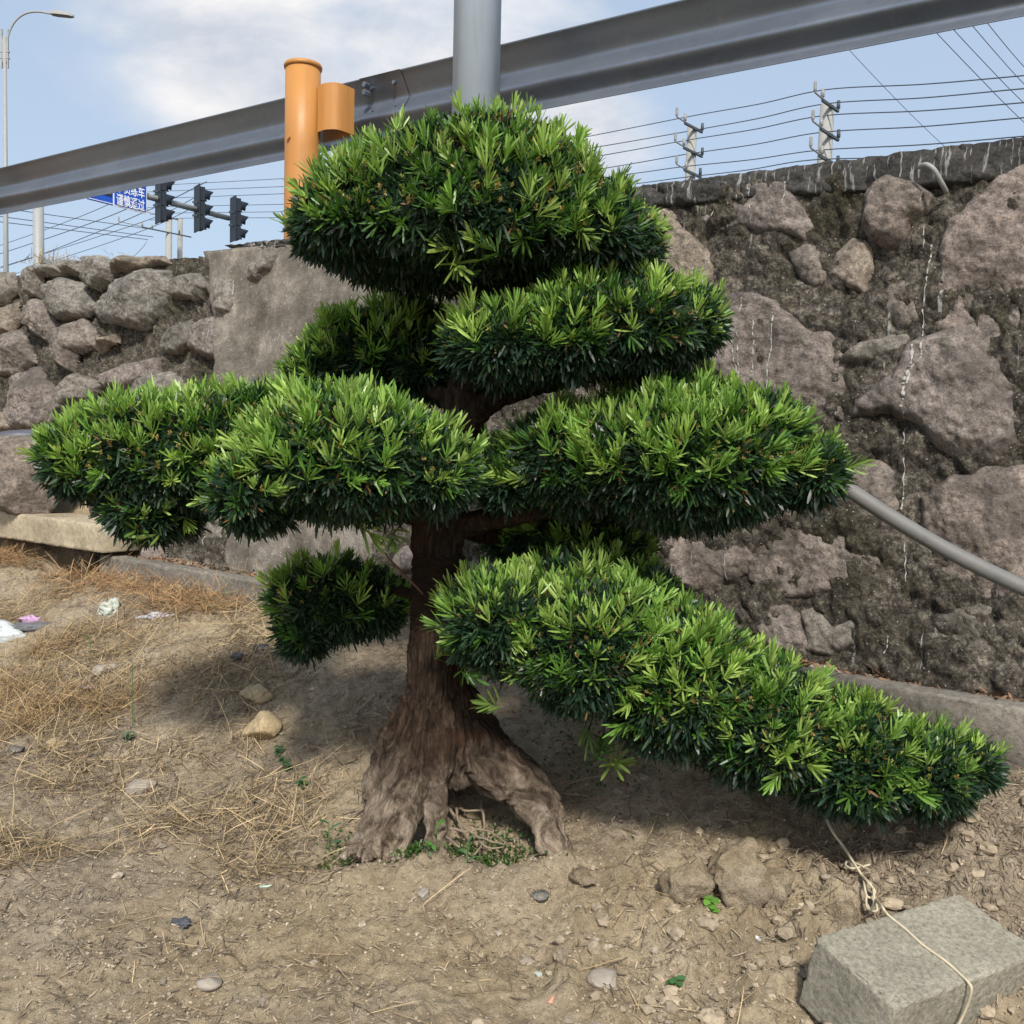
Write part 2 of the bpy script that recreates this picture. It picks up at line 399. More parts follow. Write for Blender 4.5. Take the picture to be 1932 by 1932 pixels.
# thickness: top strip and back
back = wpt(ss, htop(ss)-.04, 0)-NW*.55; back2 = wpt(ss, np.full(len(ss), -.6), 0)-NW*.55
n0 = len(Vt); Vall = np.concatenate([Vt, back, back2]); wcs = np.concatenate([wcs, np.stack([ss, htop(ss), 0*ss], -1), np.stack([ss, 0*ss, 0*ss], -1)])
i = np.arange(nx-1); f2 = np.stack([(ny-1)*nx+i, (ny-1)*nx+i+1, n0+i+1, n0+i], 1); f3 = np.stack([n0+i, n0+i+1, n0+nx+i+1, n0+nx+i], 1)
gf = grid_faces(nx, ny)
smf = flat.reshape(-1)[gf].mean(1) > .5
mo = mesh_obj('mortar', Vall, [gf, f2, f3], M['mortar'], wall, wc=wcs)
mo.data.materials.append(M['render']); mo.data.polygons.foreach_set('material_index', np.concatenate([smf.astype(np.int32), np.zeros(len(f2)+len(f3), np.int32)]))

def poly_sd(px, py, P):
    """signed distance to polygon, positive inside"""
    P = np.asarray(P); d = np.full(px.shape, 1e9); ins = np.zeros(px.shape, bool)
    for k in range(len(P)):
        a = P[k]; b = P[(k+1) % len(P)]; e = b-a
        t = np.clip(((px-a[0])*e[0]+(py-a[1])*e[1])/max(e@e, 1e-9), 0, 1)
        d = np.minimum(d, np.hypot(px-a[0]-t*e[0], py-a[1]-t*e[1]))
        c = (a[1] > py) != (b[1] > py)
        with np.errstate(divide='ignore', invalid='ignore'):
            xi = (b[0]-a[0])*(py-a[1])/(b[1]-a[1])+a[0]
        ins ^= c & (px < xi)
    return np.where(ins, d, -d)
stone_areas = []
def wall_stone(P, prot=.05, mat=0, seed=None, res=.009, edge=.022, tilt=(0, 0), label=None):
    if prot > .10: prot *= .72; res = .0065
    elif np.mean(np.array(P)[:, 0]) > 1.2: res = .0075
    steep = prot > .08
    P = np.array(P, float); seed = random.random()*90 if seed is None else seed
    lo = P.min(0)-.02; hi = P.max(0)+.02
    gx = np.arange(lo[0], hi[0], res); gy = np.arange(lo[1], hi[1], res); X, Y = np.meshgrid(gx, gy)
    q = xyz(X, Y, seed)
    wob = .012*np.stack([fbm(q*9, 3), fbm(q*9+40, 3)], -1)
    d = poly_sd(X+wob[..., 0], Y+wob[..., 1], P)
    c = P.mean(0); R = np.hypot(*(hi-lo))/2
    # chiselled facets: lower envelope of a few tilted planes
    rs_ = np.random.default_rng(int(seed*1000)); fac = np.full(X.shape, 9.)
    for k in range(12 if steep else 9):
        a = rs_.uniform(0, 2*math.pi); g = rs_.uniform(.10, .95) if steep else rs_.uniform(.05, .42); off = rs_.uniform(.05, 1.0)*R*.55
        fac = np.minimum(fac, prot+g*(off-((X-c[0])*math.cos(a)+(Y-c[1])*math.sin(a))))
    fac = np.minimum(fac, prot*1.25+.25*prot*fbm(q*4, 2))
    h = np.maximum(fac, prot*.25)+(X-c[0])*tilt[0]+(Y-c[1])*tilt[1]
    ed_ = max(edge*2.0, prot*(.52 if steep else .75)); tt_ = np.clip((d+.003)/ed_, 0, 1); prof = 1-(1-tt_)**2.6
    O = (h+.045)*prof-.045+prof*(.011*fbm(q*15, 4)+.006*fbm(q*50, 3)-.014*np.maximum(0, perlin(q*7+3)-.2)-.010*np.maximum(0, .10-np.abs(perlin(q*5+11)))*10*.5)
    keep = d > -.004
    idx = -np.ones(X.shape, int); fm = keep[:-1, :-1] & keep[1:, :-1] & keep[:-1, 1:] & keep[1:, 1:]
    use = np.zeros(X.shape, bool); use[:-1, :-1] |= fm; use[1:, :-1] |= fm; use[:-1, 1:] |= fm; use[1:, 1:] |= fm
    if use.sum() < 12: return
    idx[use] = np.arange(use.sum())
    V = wpt(X, Y, O)[use]; wc = np.stack([X, Y, O], -1)[use]
    f = np.stack([idx[:-1, :-1][fm], idx[:-1, 1:][fm], idx[1:, 1:][fm], idx[1:, :-1][fm]], 1)
    o = mesh_obj('stone', V, [f], M['st'][mat], wall, wc=wc)
    if label: o['label'] = label
    stone_areas.append((c, R, P))
def WS(fn, pts, **kw):
    P = np.array([W(*fn(*a)) for a in pts]); c = P.mean(0)
    if fn is c3: P = c+(P-c)*1.05
    else: P = c+(P-c)*1.22; kw['prot'] = kw.get('prot', .05)*.8
    wall_stone(P, **kw)
WS(c4, [(410, 300), (470, 220), (600, 150), (760, 140), (960, 132), (990, 150), (935, 220), (925, 280), (870, 350), (850, 390), (740, 375), (600, 350), (500, 350), (430, 335)], prot=.06, mat=0)
WS(c4, [(1195, 150), (1290, 106), (1400, 140), (1472, 190), (1450, 290), (1385, 320), (1375, 385), (1305, 425), (1200, 390), (1155, 330), (1165, 230)], prot=.12, mat=3, edge=.035)
WS(c4, [(165, 290), (235, 268), (300, 380), (412, 480), (400, 580), (370, 670), (280, 650), (190, 540), (120, 420)], prot=.06, mat=2)
WS(c4, [(470, 760), (600, 700), (740, 740), (870, 850), (960, 870), (1022, 950), (1052, 1040), (1025, 1160), (1010, 1245), (900, 1200), (760, 1170), (560, 1120), (440, 1000)], prot=.055, mat=0)
WS(c4, [(1010, 480), (1100, 400), (1190, 430), (1195, 520), (1165, 600), (1150, 660), (1080, 640), (970, 560)], prot=.04, mat=2)
WS(c4, [(790, 450), (880, 425), (990, 500), (960, 620), (900, 640), (820, 560)], prot=.03, mat=0)
WS(c4, [(1700, 230), (1800, 150), (2000, 40), (2050, 400), (1950, 720), (1750, 760), (1530, 830), (1508, 700), (1555, 500), (1570, 320), (1650, 290)], prot=.075, mat=3)
WS(c4, [(1380, 950), (1500, 895), (1690, 820), (1840, 780), (2010, 770), (2020, 1150), (1890, 1300), (1870, 1400), (1750, 1480), (1600, 1470), (1430, 1290), (1340, 1240), (1160, 1250), (1190, 1160), (1330, 1060)], prot=.10, mat=0, edge=.03)
WS(c4, [(1035, 960), (1150, 890), (1290, 868), (1425, 885), (1330, 960), (1200, 1000), (1060, 1005)], prot=.06, mat=1)
WS(c4, [(1270, 620), (1370, 600), (1440, 680), (1430, 800), (1330, 840), (1240, 760)], prot=.03, mat=0)
WS(c5, [(600, 640), (700, 540), (850, 450), (1000, 440), (1100, 540), (1190, 700), (1200, 790), (1060, 860), (900, 890), (780, 900), (640, 820)], prot=.045, mat=0)
WS(c5, [(170, 690), (280, 610), (400, 670), (570, 660), (590, 740), (560, 800), (440, 860), (340, 890), (230, 810)], prot=.045, mat=3)
WS(c5, [(640, 970), (760, 960), (830, 1010), (880, 1100), (860, 1200), (720, 1185), (640, 1090)], prot=.03, mat=0)
WS(c5, [(860, 1000), (930, 970), (1000, 1060), (1100, 1010), (1135, 1060), (1110, 1150), (1000, 1195), (880, 1180)], prot=.03, mat=1)
WS(c5, [(1480, 470), (1600, 380), (1750, 330), (1930, 305), (2060, 400), (2050, 860), (1850, 920), (1700, 920), (1560, 790), (1480, 620)], prot=.08, mat=3)
WS(c5, [(1060, 340), (1200, 265), (1290, 330), (1330, 440), (1290, 560), (1210, 630), (1140, 560), (1050, 450)], prot=.04, mat=0)
WS(c5, [(1450, 1010), (1700, 965), (1990, 950), (2000, 1210), (1700, 1225), (1500, 1190)], prot=.03, mat=1)
WS(c5, [(-60, 620), (120, 580), (170, 700), (120, 800), (-40, 790)], prot=.05, mat=2)
WS(c5, [(-330, 640), (-200, 600), (-90, 660), (-110, 780), (-260, 800)], prot=.05, mat=3)
# left part: rough rubble that stands out of the mortar with open gaps
L = .12
WS(c3, [(240, 360), (330, 325), (440, 350), (480, 420), (545, 480), (480, 540), (360, 570), (300, 520), (235, 420)], prot=.15, mat=1)
WS(c3, [(135, 490), (200, 440), (260, 470), (320, 580), (330, 660), (260, 690), (150, 600), (130, 540)], prot=.12, mat=0)
WS(c3, [(512, 510), (580, 430), (700, 330), (830, 282), (940, 290), (935, 400), (885, 520), (800, 625), (680, 600), (560, 570)], prot=.20, mat=1, tilt=(0, .12))
WS(c3, [(455, 205), (600, 205), (640, 290), (620, 350), (560, 410), (480, 360)], prot=.12, mat=1)
WS(c3, [(610, 250), (700, 212), (900, 205), (935, 245), (840, 265), (700, 300), (630, 300)], prot=.15, mat=2)
WS(c3, [(330, 238), (455, 228), (460, 310), (380, 318)], prot=.13, mat=1)
WS(c3, [(120, 300), (230, 265), (350, 255), (350, 320), (240, 330), (220, 440), (150, 430)], prot=.11, mat=1)
WS(c3, [(-60, 520), (80, 468), (102, 560), (60, 640), (-60, 690)], prot=.12, mat=2)
WS(c3, [(310, 640), (460, 556), (522, 640), (532, 720), (430, 755), (400, 850), (335, 830), (302, 720)], prot=.15, mat=0)
WS(c3, [(540, 700), (660, 638), (645, 700), (560, 752)], prot=.09, mat=2)
WS(c3, [(60, 880), (200, 830), (280, 950), (272, 1050), (250, 1120), (200, 1185), (90, 1172), (50, 1060)], prot=.14, mat=0)
WS(c3, [(278, 1100), (370, 900), (420, 860), (565, 930), (520, 1000), (420, 1040), (330, 1150), (262, 1160)], prot=.12, mat=1)
WS(c3, [(-50, 640), (100, 620), (160, 720), (182, 800), (100, 870), (-50, 870)], prot=.12, mat=0)
WS(c3, [(540, 880), (740, 800), (885, 770), (860, 880), (700, 960), (580, 940)], prot=.06, mat=0)
WS(c3, [(1195, 500), (1240, 380), (1300, 322), (1392, 360), (1372, 450), (1322, 550), (1255, 540)], prot=.13, mat=1)
WS(c3, [(1395, 350), (1520, 178), (1608, 190), (1560, 300), (1500, 378), (1440, 368)], prot=.13, mat=1, label='wedge shaped grey stone sticking out near the wall top')
WS(c3, [(1070, 600), (1200, 540), (1320, 590), (1335, 740), (1200, 790), (1080, 750)], prot=.07, mat=0)
WS(c3, [(925, 640), (1060, 560), (1090, 690), (980, 760), (890, 740)], prot=.05, mat=1)
WS(c3, [(-60, 300), (70, 300), (78, 400), (30, 480), (-60, 520)], prot=.12, mat=1)
WS(c3, [(720, 900), (960, 860), (1060, 960), (1000, 1100), (760, 1060)], prot=.05, mat=1)
WS(c3, [(590, 1000), (700, 1000), (760, 1100), (650, 1180), (560, 1120)], prot=.06, mat=0)
WS(c3, [(1150, 1480), (1360, 1440), (1560, 1560), (1560, 1830), (1150, 1800)], prot=.04, mat=1)
WS(c3, [(1580, 1620), (1760, 1560), (1930, 1620), (1930, 1800), (1590, 1830)], prot=.04, mat=0)
WS(c3, [(900, 1560), (1040, 1500), (1120, 1620), (1100, 1760), (930, 1740)], prot=.05, mat=1)
WS(c3, [(945, 330), (1100, 300), (1180, 380), (1120, 450), (960, 440)], prot=.05, mat=1)
WS(c3, [(10, 1090), (50, 1080), (60, 1180), (-60, 1200), (-60, 1100)], prot=.10, mat=2)
# filler stones wherever none was traced
def filler(s0, s1, dens, pr, rmin, rmax, n):
    for k in range(n):
        s = random.uniform(s0, s1); ht = float(htop(s)); h = random.uniform(-.05, ht-.18); r = random.uniform(rmin, rmax)
        if S_R1-.15 < s < S_R0+.25*(h-.5) and h > .45: continue
        if any(np.hypot(c[0]-s, c[1]-h) < (R*.80+r*.95) for c, R, _ in stone_areas): continue
        m = random.randint(6, 8); P = []
        for j in range(m):
            a = 2*math.pi*j/m+random.uniform(-.3, .3); rr = r*random.uniform(.75, 1.1); P.append((s+rr*1.15*math.cos(a), min(h+rr*.85*math.sin(a), ht-.07)))
        wall_stone(P, prot=random.uniform(*pr), mat=random.choice([0, 0, 1, 1, 2, 3]), res=.013)
filler(W(1000, 600)[0]-.4, W(760, 600)[0], 1, (.02, .04), .10, .19, 120)
filler(S_R0-.1, 4.8, 1, (.06, .12), .07, .14, 120)
filler(-3.2, 0.2, 1, (.012, .026), .09, .17, 90)

# coping: a rough cast strip along the wall top
s0, s1 = -6, W(425, 465)[0]; cs = axis(-6.5, s1, W(2000, 600)[0], s1, .012, 1.2); cs = cs[cs <= s1]
ch = np.interp(cs, [W(1932, 300)[0], W(1230, 380)[0], W(540, 460)[0], s1], [.145, .095, .055, .05])
prof = []
for a in np.linspace(0, 1, 9): prof.append((a, 0))           # face, bottom to top
V = []; wc = []
for k, (t) in enumerate(np.linspace(0, 1, 10)):
    hh_ = htop(cs)-ch+ch*t; o = .034-.075*smooth((cs-S_R0+.05)/.1)+.018*fbm(xyz(cs*18, t*3.), 3)+.006*fbm(xyz(cs*80, t*8.), 2)+.012*math.sin(math.pi*t); V.append(wpt(cs, hh_, o)); wc.append(np.stack([cs, hh_, 0*cs], -1))
for k, dd in enumerate((.03, .12, .24, .36)):
    hh_ = htop(cs)+.006*fbm(xyz(cs*25, dd*25), 3); V.append(wpt(cs, hh_, .04)-NW*dd); wc.append(np.stack([cs, hh_, 0*cs+dd], -1))
V.append(wpt(cs, htop(cs)-ch-.1, .04)-NW*.36); wc.append(np.stack([cs, cs*0, cs*0], -1))
V.insert(0, wpt(cs, htop(cs)-ch, 0*cs-.03)); wc.insert(0, wc[0])
nr = len(V); mesh_obj('coping', np.concatenate(V), [grid_faces(len(cs), nr)], M['coping'], wall, wc=np.concatenate(wc))

from mathutils.bvhtree import BVHTree
vv_, ff_ = [], []
for o_ in wall.children:
    me = o_.data; k0 = len(vv_); vv_ += [v.co.copy() for v in me.vertices]; ff_ += [tuple(i+k0 for i in p.vertices) for p in me.polygons]
wbvh = BVHTree.FromPolygons(vv_, ff_); del vv_, ff_
M['lime'] = m_plain('lime_streak', (.36, .355, .33), .8, var=.25, scale=60)
def drip(pts, w, gaps=.25):
    S = spline([(*W(*p), 0) for p in pts], 14)[:, :2]; S[:, 0] += .004*fbm(xyz(S[:, 1]*30, S[:, 0]*9, 3.), 3); P = []
    for s_, h_ in S:
        a = wpt(s_, h_, .5); hit = wbvh.ray_cast(Vector(a), Vector(-_WN)); P.append(np.array(hit[0]) if hit[0] is not None else wpt(s_, h_, .02))
    P = np.array(P)+_WN*.003; n = len(P); wd = w*np.clip(.6+.8*fbm(xyz(np.arange(n)*.35, w*900), 2), .15, 1.3); V = np.concatenate([P-E1*wd[:, None]/2, P+E1*wd[:, None]/2, P+_WN*.0012])
    g = fbm(xyz(np.arange(n)*.5, w*500+pts[0][0]), 1); q = []
    for i in range(n-1):
        if g[i] < -gaps: continue
        q += [(i, 2*n+i, 2*n+i+1, i+1), (2*n+i, n+i, n+i+1, 2*n+i+1)]
    mesh_obj('lime_streak', V, [q], M['lime'], wall)
for pts, w_ in [([(610, 165), (618, 230), (618, 330)], .007), ([(785, 140), (790, 190), (780, 250)], .006), ([(440, 250), (420, 300)], .006), ([(410, 480), (390, 550), (375, 640)], .007),
                ([(1462, 190), (1446, 260), (1448, 460)], .007), ([(1490, 430), (1480, 540), (1455, 700), (1445, 880)], .006), ([(585, 700), (575, 770)], .006),
                ([(530, 840), (545, 960), (560, 1080)], .007), ([(565, 870), (568, 1000), (570, 1080)], .006), ([(640, 810), (640, 940), (632, 1060)], .006), ([(735, 770), (728, 900), (715, 1020), (702, 1150)], .007),
                ([(1410, 930), (1405, 1020), (1370, 1110), (1368, 1180), (1355, 1230)], .013), ([(1450, 920), (1455, 990), (1410, 1040), (1385, 1120)], .011), ([(1360, 1250), (1355, 1330), (1350, 1400)], .006), ([(515, 880), (512, 1000)], .005)]:
    drip([c4(*p) for p in pts], w_)
for pts, w_ in [([(495, 650), (496, 760), (498, 880)], .005), ([(1355, 250), (1350, 400), (1340, 500)], .006), ([(1285, 1110), (1280, 1150), (1258, 1195)], .006), ([(1360, 650), (1362, 850)], .004)]:
    drip([c5(*p) for p in pts], w_)
for pts, w_ in [([(1200, 650), (1190, 760)], .012), ([(1225, 640), (1215, 780)], .009), ([(1350, 360), (1345, 440)], .02), ([(1160, 1480), (1152, 1830)], .008)]:
    drip([c3(*p) for p in pts], w_)

# ------------------------------------------------------------------ kerb, slab, footing
def strip_solid(name, line0, line1, rows, mat, amp=.006, n=260, parent=None):
    """extrude a closed profile (offset out of wall, dz) between two points parallel to the wall, worn edges"""
    t = np.linspace(0, 1, n)[:, None]; base = line0*(1-t)+line1*t; V = []
    for (o, dz) in rows:
        r = fbm(np.concatenate([base*9+o*20, ], 1)+dz*30, 3)[:, None]; r2 = fbm(base*40+dz*77, 2)[:, None]
        V.append(base+NW*(o+amp*r+amp*.4*r2)+np.array([0, 0, 1.])*(dz+amp*.8*r2))
    m = len(rows); V = np.concatenate(V); q = []
    for k in range(m):
        a = k*n; b = ((k+1) % m)*n; i = np.arange(n-1); q.append(np.stack([a+i, a+i+1, b+i+1, b+i], 1))
    cap = []
    Fs = [np.concatenate(q)]
    o = mesh_obj(name, V, Fs, mat, parent)
    bm = bmesh.new(); bm.from_mesh(o.data)
    bmesh.ops.holes_fill(bm, edges=[e for e in bm.edges if e.is_boundary], sides=0); bmesh.ops.recalc_face_normals(bm, faces=bm.faces[:]); bm.to_mesh(o.data); bm.free()
    return o
def kline(s, z, o): return np.array([0, 4.2, 0])+DW*s+NW*o+np.array([0, 0, z])
def kz(s): return .578+.02*s
sk = 3.05
rows = [(0, -.32), (0, -.2), (0, -.1), (0, -.05), (0, -.022), (0, -.010), (-.003, -.003), (-.010, 0), (-.022, 0), (-.06, .002), (-.10, 0), (-.115, -.01), (-.12, -.03), (-.12, -.32)]
k = strip_solid('concrete_kerb', kline(-7, kz(-7), 0), kline(sk, kz(sk), 0), rows, M['kerb'], .007, 900)
tag(k, 'long dark weathered concrete kerb running along the foot of the stone wall', 'kerb')
a = kline(sk-.14, 0, .07); b = kline(6.4, 0, .07)
zt = .835; th = .17
rows = [(0, -th), (0, -th+.015), (0, -th+.05), (0, -.05), (0, -.016), (-.004, -.004), (-.016, 0), (-.03, 0), (-.15, .003), (-.30, 0), (-.36, 0), (-.38, -.02), (-.38, -th)]
sl = strip_solid('channel_slab', a+np.array([0, 0, zt]), b+np.array([0, 0, zt+.05]), rows, M['slab'], .007, 300)
tag(sl, 'thick pale concrete slab bridging a dark drain gap at the left edge', 'slab')
a = PZ(1835, 1490, .30); ft = strip_solid('concrete_footing', np.array([1.42, 2.98, .335])-DW*1.6, np.array([1.42, 2.98, .335])+DW*.42, [(0, -.2), (0, -.02), (-.01, 0), (-.10, .004), (-.2, 0), (-.2, -.2)], M['slab'], .006, 120)
tag(ft, 'flat pale concrete footing strip below the kerb at the right edge', 'footing')

# ------------------------------------------------------------------ rocks
def rock(name, c, r, seed, mat, label, cat='rock', group=None, flat=.75, rot=0, facets=9, rough=.10, parent=None, sub=4, col=None):
    bm = bmesh.new(); bmesh.ops.create_icosphere(bm, subdivisions=sub, radius=1); V = np.array([v.co[:] for v in bm.verts]); Fc = np.array([[v.index for v in f.verts] for f in bm.faces]); bm.free()
    rs_ = np.random.default_rng(seed); D = V.copy(); rr = np.full(len(V), 1.35)
    for k in range(facets):
        n = nrm(rs_.normal(size=3)); d = rs_.uniform(.72, 1.0); dt = D@n
        rr = np.where(dt > .05, np.minimum(rr, d/np.maximum(dt, .05)), rr)
    rr = rr*(1+rough*fbm(D*1.6+seed, 3)+rough*.35*fbm(D*6+seed, 3)+rough*.12*fbm(D*20+seed, 2))
    P = D*rr[:, None]*np.array([1, 1, flat]); r = np.broadcast_to(r, 3); P = P*r
    cz, sz = math.cos(rot), math.sin(rot); P = P@np.array([[cz, sz, 0], [-sz, cz, 0], [0, 0, 1]])
    o = mesh_obj(name, P, [Fc], mat, parent); o.location = c
    if label: tag(o, label, cat, group)
    return o
def on_ground(u, v, lift=0.0):
    """point of the ground seen at photo position u, v"""
    d = ray(u, v); t = np.linspace(1.5, 12, 1500); P = CAM+d*t[:, None]; z = gh(P[:, 0], P[:, 1]); k = np.argmax(P[:, 2] < z)
    return P[k]+np.array([0, 0, lift])
mclod = m_concrete('clod_soil', (.43, .335, .20), .6, .45); mgrey = M['st'][1]
mcob = m_plain('cobble', (.30, .26, .215), .8, var=.25, scale=12, bump=.4); mblk = m_plain('dark_pebble', (.055, .06, .07), .6, var=.3, bump=.3)
def grock(u, v, rpx, seed, mat, label, name='rock', flat=.7, cat='stone', **kw):
    P = on_ground(u, v); k = P[1]/F; r = rpx*k
    return rock(name, P+np.array([0, 0, r*flat*(.55 if cat == 'clod' else .25)]), r, seed, mat, label, cat, flat=flat, **kw)
PB = wpt(*W(48, 915)); big = rock('fallen_boulder', PY(45, 918, 6.42), (.30, .16, .26), 5, M['st'][3], 'large pinkish boulder leaning above the concrete slab at the far left', 'boulder', flat=.95, rot=.5, facets=12, rough=.06, sub=5)
grock(495, 1388, 29, 21, mclod, 'rounded ochre clod of dry earth left of the trunk', 'earth_clod', .85, 'clod')
grock(486, 1318, 24, 22, mclod, 'smaller ochre clod of earth with a pebble in front of it', 'earth_clod', .6, 'clod')
grock(489, 1336, 8, 23, mcob, 'small pale pebble lying against the smaller ochre clod', 'pebble')
grock(266, 1490, 22, 24, mcob, 'round grey brown stone alone on the bare soil at lower left', 'cobble', .85)
grock(192, 1268, 13, 25, mcob, 'grey tan stone in the dry grass, left one of a touching pair', 'cobble')
grock(217, 1262, 10, 26, mcob, 'small grey stone in the dry grass, right one of a touching pair', 'cobble')
grock(450, 1240, 18, 27, mblk, 'flat dark pebble behind the small shaded foliage pad', 'pebble', .4)
grock(491, 1226, 16, 28, mblk, 'oval blue black pebble under the small shaded foliage pad', 'pebble', .6)
grock(30, 1418, 14, 29, mgrey, 'grey stone at the left edge among straw', 'cobble', .6)
grock(107, 1410, 16, 30, mclod, 'yellowish clod of earth beside the grey stone at the left edge', 'earth_clod', .6, 'clod')
grock(395, 1855, 19, 31, mcob, 'smooth reddish brown cobble half buried in the lower left soil', 'cobble', .55, rough=.04, facets=3)
grock(1020, 1838, 11, 32, m_plain('green_stone', (.40, .44, .40), .8, var=.15), 'pale greenish stone chip in the foreground centre', 'stone_chip', .4)
grock(1044, 1887, 11, 33, m_plain('brick_chip', (.52, .27, .18), .9, var=.15), 'salmon pink brick chip in the foreground centre', 'brick_chip', .4, 'brick chip')
grock(1140, 1850, 25, 34, mcob, 'broad rough brown stone half buried in the foreground', 'cobble', .45)
grock(1015, 1690, 15, 35, mgrey, 'grey chip lying just in front of the roots', 'stone_chip', .5)
grock(1385, 1675, 52, 36, M['soil'], 'large crumbly clod of earth right of the roots', 'earth_clod', .95, 'clod', rough=.22)
grock(1295, 1690, 36, 37, M['soil'], 'upright crumbly clod beside the largest clod', 'earth_clod', 1.1, 'clod', rough=.22)
grock(1590, 1745, 34, 38, M['soil'], 'crumbly clod of earth touching the back of the concrete block', 'earth_clod', .8, 'clod', rough=.16)
grock(1450, 1690, 42, 39, M['soil'], 'crumbly clod right behind the largest clod', 'earth_clod', .8, 'clod', rough=.22)
grock(1100, 1665, 22, 40, M['soil'], 'low rounded clod between roots and foreground', 'earth_clod', .6, 'clod', rough=.16)
grock(800, 1690, 12, 41, mcob, 'small speckled pebble in front of the centre root', 'pebble', .8)
grock(1785, 1570, 10, 42, mgrey, 'small grey stone under the tip of the lowest branch', 'stone_chip', .5)

# ------------------------------------------------------------------ concrete block and binding wire
TL, TB, TN = PZ(1537.6, 1767.5, .205), PZ(1810, 1684, .205), PZ(1688, 1904, .205)
a = TB-TL; b = TN-TL; best = None
for da in np.linspace(-.09, .09, 37):
    for db in np.linspace(-.09, .09, 37):
        A = PZ(1810, 1684, .205+da)-TL; B = PZ(1688, 1904, .205+db)-TL
        e = abs(A@B)/np.linalg.norm(A)/np.linalg.norm(B)+.9*(abs(da)+abs(db))
        if best is None or e < best[0]: best = (e, A, B)
A, B = best[1], best[2]; ea = nrm(A); eb = nrm(B-ea*(B@ea)); en = np.cross(ea, eb); en = en if en[2] > 0 else -en
la, lb, lh = np.linalg.norm(A), np.linalg.norm(B), .185
bm = bmesh.new(); bmesh.ops.create_cube(bm, size=1)
for v in bm.verts: v.co = Vector(((v.co.x)*la, (v.co.y)*lb, (v.co.z)*lh))
bmesh.ops.bevel(bm, geom=bm.edges[:]+bm.verts[:], offset=.006, segments=2, affect='EDGES', profile=.6)
bmesh.ops.triangulate(bm, faces=bm.faces[:])
for _ in range(6):
    es = [e for e in bm.edges if e.calc_length() > .012]
    if not es: break
    bmesh.ops.subdivide_edges(bm, edges=es, cuts=1); bmesh.ops.triangulate(bm, faces=[f for f in bm.faces if len(f.verts) > 3])
V = np.array([v.co[:] for v in bm.verts]); ex = np.sort(np.abs(V)/np.array([la, lb, lh])*2, axis=1)[:, 1]
wear = smooth((ex-.93)/.07); nn = fbm(V*45, 3)[:, None]; V = V*(1-wear[:, None]*np.maximum(nn, 0)*.06)+nrm(V)*.0016*fbm(V*90+3, 2)[:, None]
for v, c in zip(bm.verts, V): v.co = c
me = bpy.data.meshes.new('concrete_block'); bm.to_mesh(me); bm.free(); me.materials.append(M['block'])
me.polygons.foreach_set('use_smooth', np.ones(len(me.polygons), bool))
blk = bpy.data.objects.new('concrete_block', me); COL.objects.link(blk)
cen = TL+ea*la/2+eb*lb/2-en*lh/2
blk.matrix_world = Matrix([[ea[0], eb[0], en[0], cen[0]], [ea[1], eb[1], en[1], cen[1]], [ea[2], eb[2], en[2], cen[2]], [0, 0, 0, 1]])
tag(blk, 'heavy grey concrete block with a wire looped over it', 'concrete block')
def onblock(u, v, lift=.003):
    d = ray(u, v); k = ((TL-CAM)@en)/(d@en); return CAM+d*k+en*lift
def q3(x, y): return (1357.7+x*.2973, 1416.7+y*.2973)
def yb(u, v): return on_ground(u, v)[1]
wr = []
for (x, y, dz) in [(650, 380, .16), (720, 520, .12), (790, 610, .09), (845, 700, .075), (905, 790, .055), (960, 850, .045), (990, 930, .03)]:
    P = on_ground(*q3(x, y)); d = nrm(CAM-P); wr.append(P+d*dz)
e0 = onblock(*q3(1070, 1050)); wr.append(onblock(*q3(1020, 1010), .012)); wr.append(e0)
for (x, y) in [(1180, 1140), (1290, 1240), (1430, 1340), (1530, 1430), (1575, 1475)]: wr.append(onblock(*q3(x, y)))
# over the front edge, down the front face
last = wr[-1]; fe = last+eb*.012-en*.012; wr += [fe, fe-en*.05+ea*.001, fe-en*.11-ea*.012, fe-en*.17-ea*.016]
bw = empty('binding_wire', 'pale twisted binding wire tying the low branch down to the concrete block', 'wire')
S = spline(wr, 8); mb = MB(); mb.tube(S, .0034, 8); mb.build('strand', M['wirecoat'], bw, True)
S2 = spline([p+np.array([.004*math.sin(i*1.9), 0, .004*math.cos(i*2.3)]) for i, p in enumerate(wr[:8])], 8); mb = MB(); mb.tube(S2, .003, 8); mb.build('strand', M['wirecoat'], bw, True)
def near_g(pts, dz=.05):
    out = []
    for (x, y) in pts:
        P = on_ground(*q3(x, y)); out.append(P+nrm(CAM-P)*dz)
    return out
k1 = near_g([(955, 720), (905, 735), (840, 745), (800, 725), (815, 700), (870, 715), (920, 740)], .068)
k2 = near_g([(910, 790), (920, 860), (935, 920), (970, 930), (975, 880), (980, 960), (960, 1005), (930, 960), (935, 920)], .045)
k3 = near_g([(930, 930), (935, 990), (965, 1015), (1000, 1012), (990, 965), (970, 935), (985, 890), (940, 830), (890, 780)], .048)
for kk in (k1, k2, k3):
    mb = MB(); mb.tube(spline(kk, 7), .0032, 8); mb.build('knot', M['wirecoat'], bw, True)

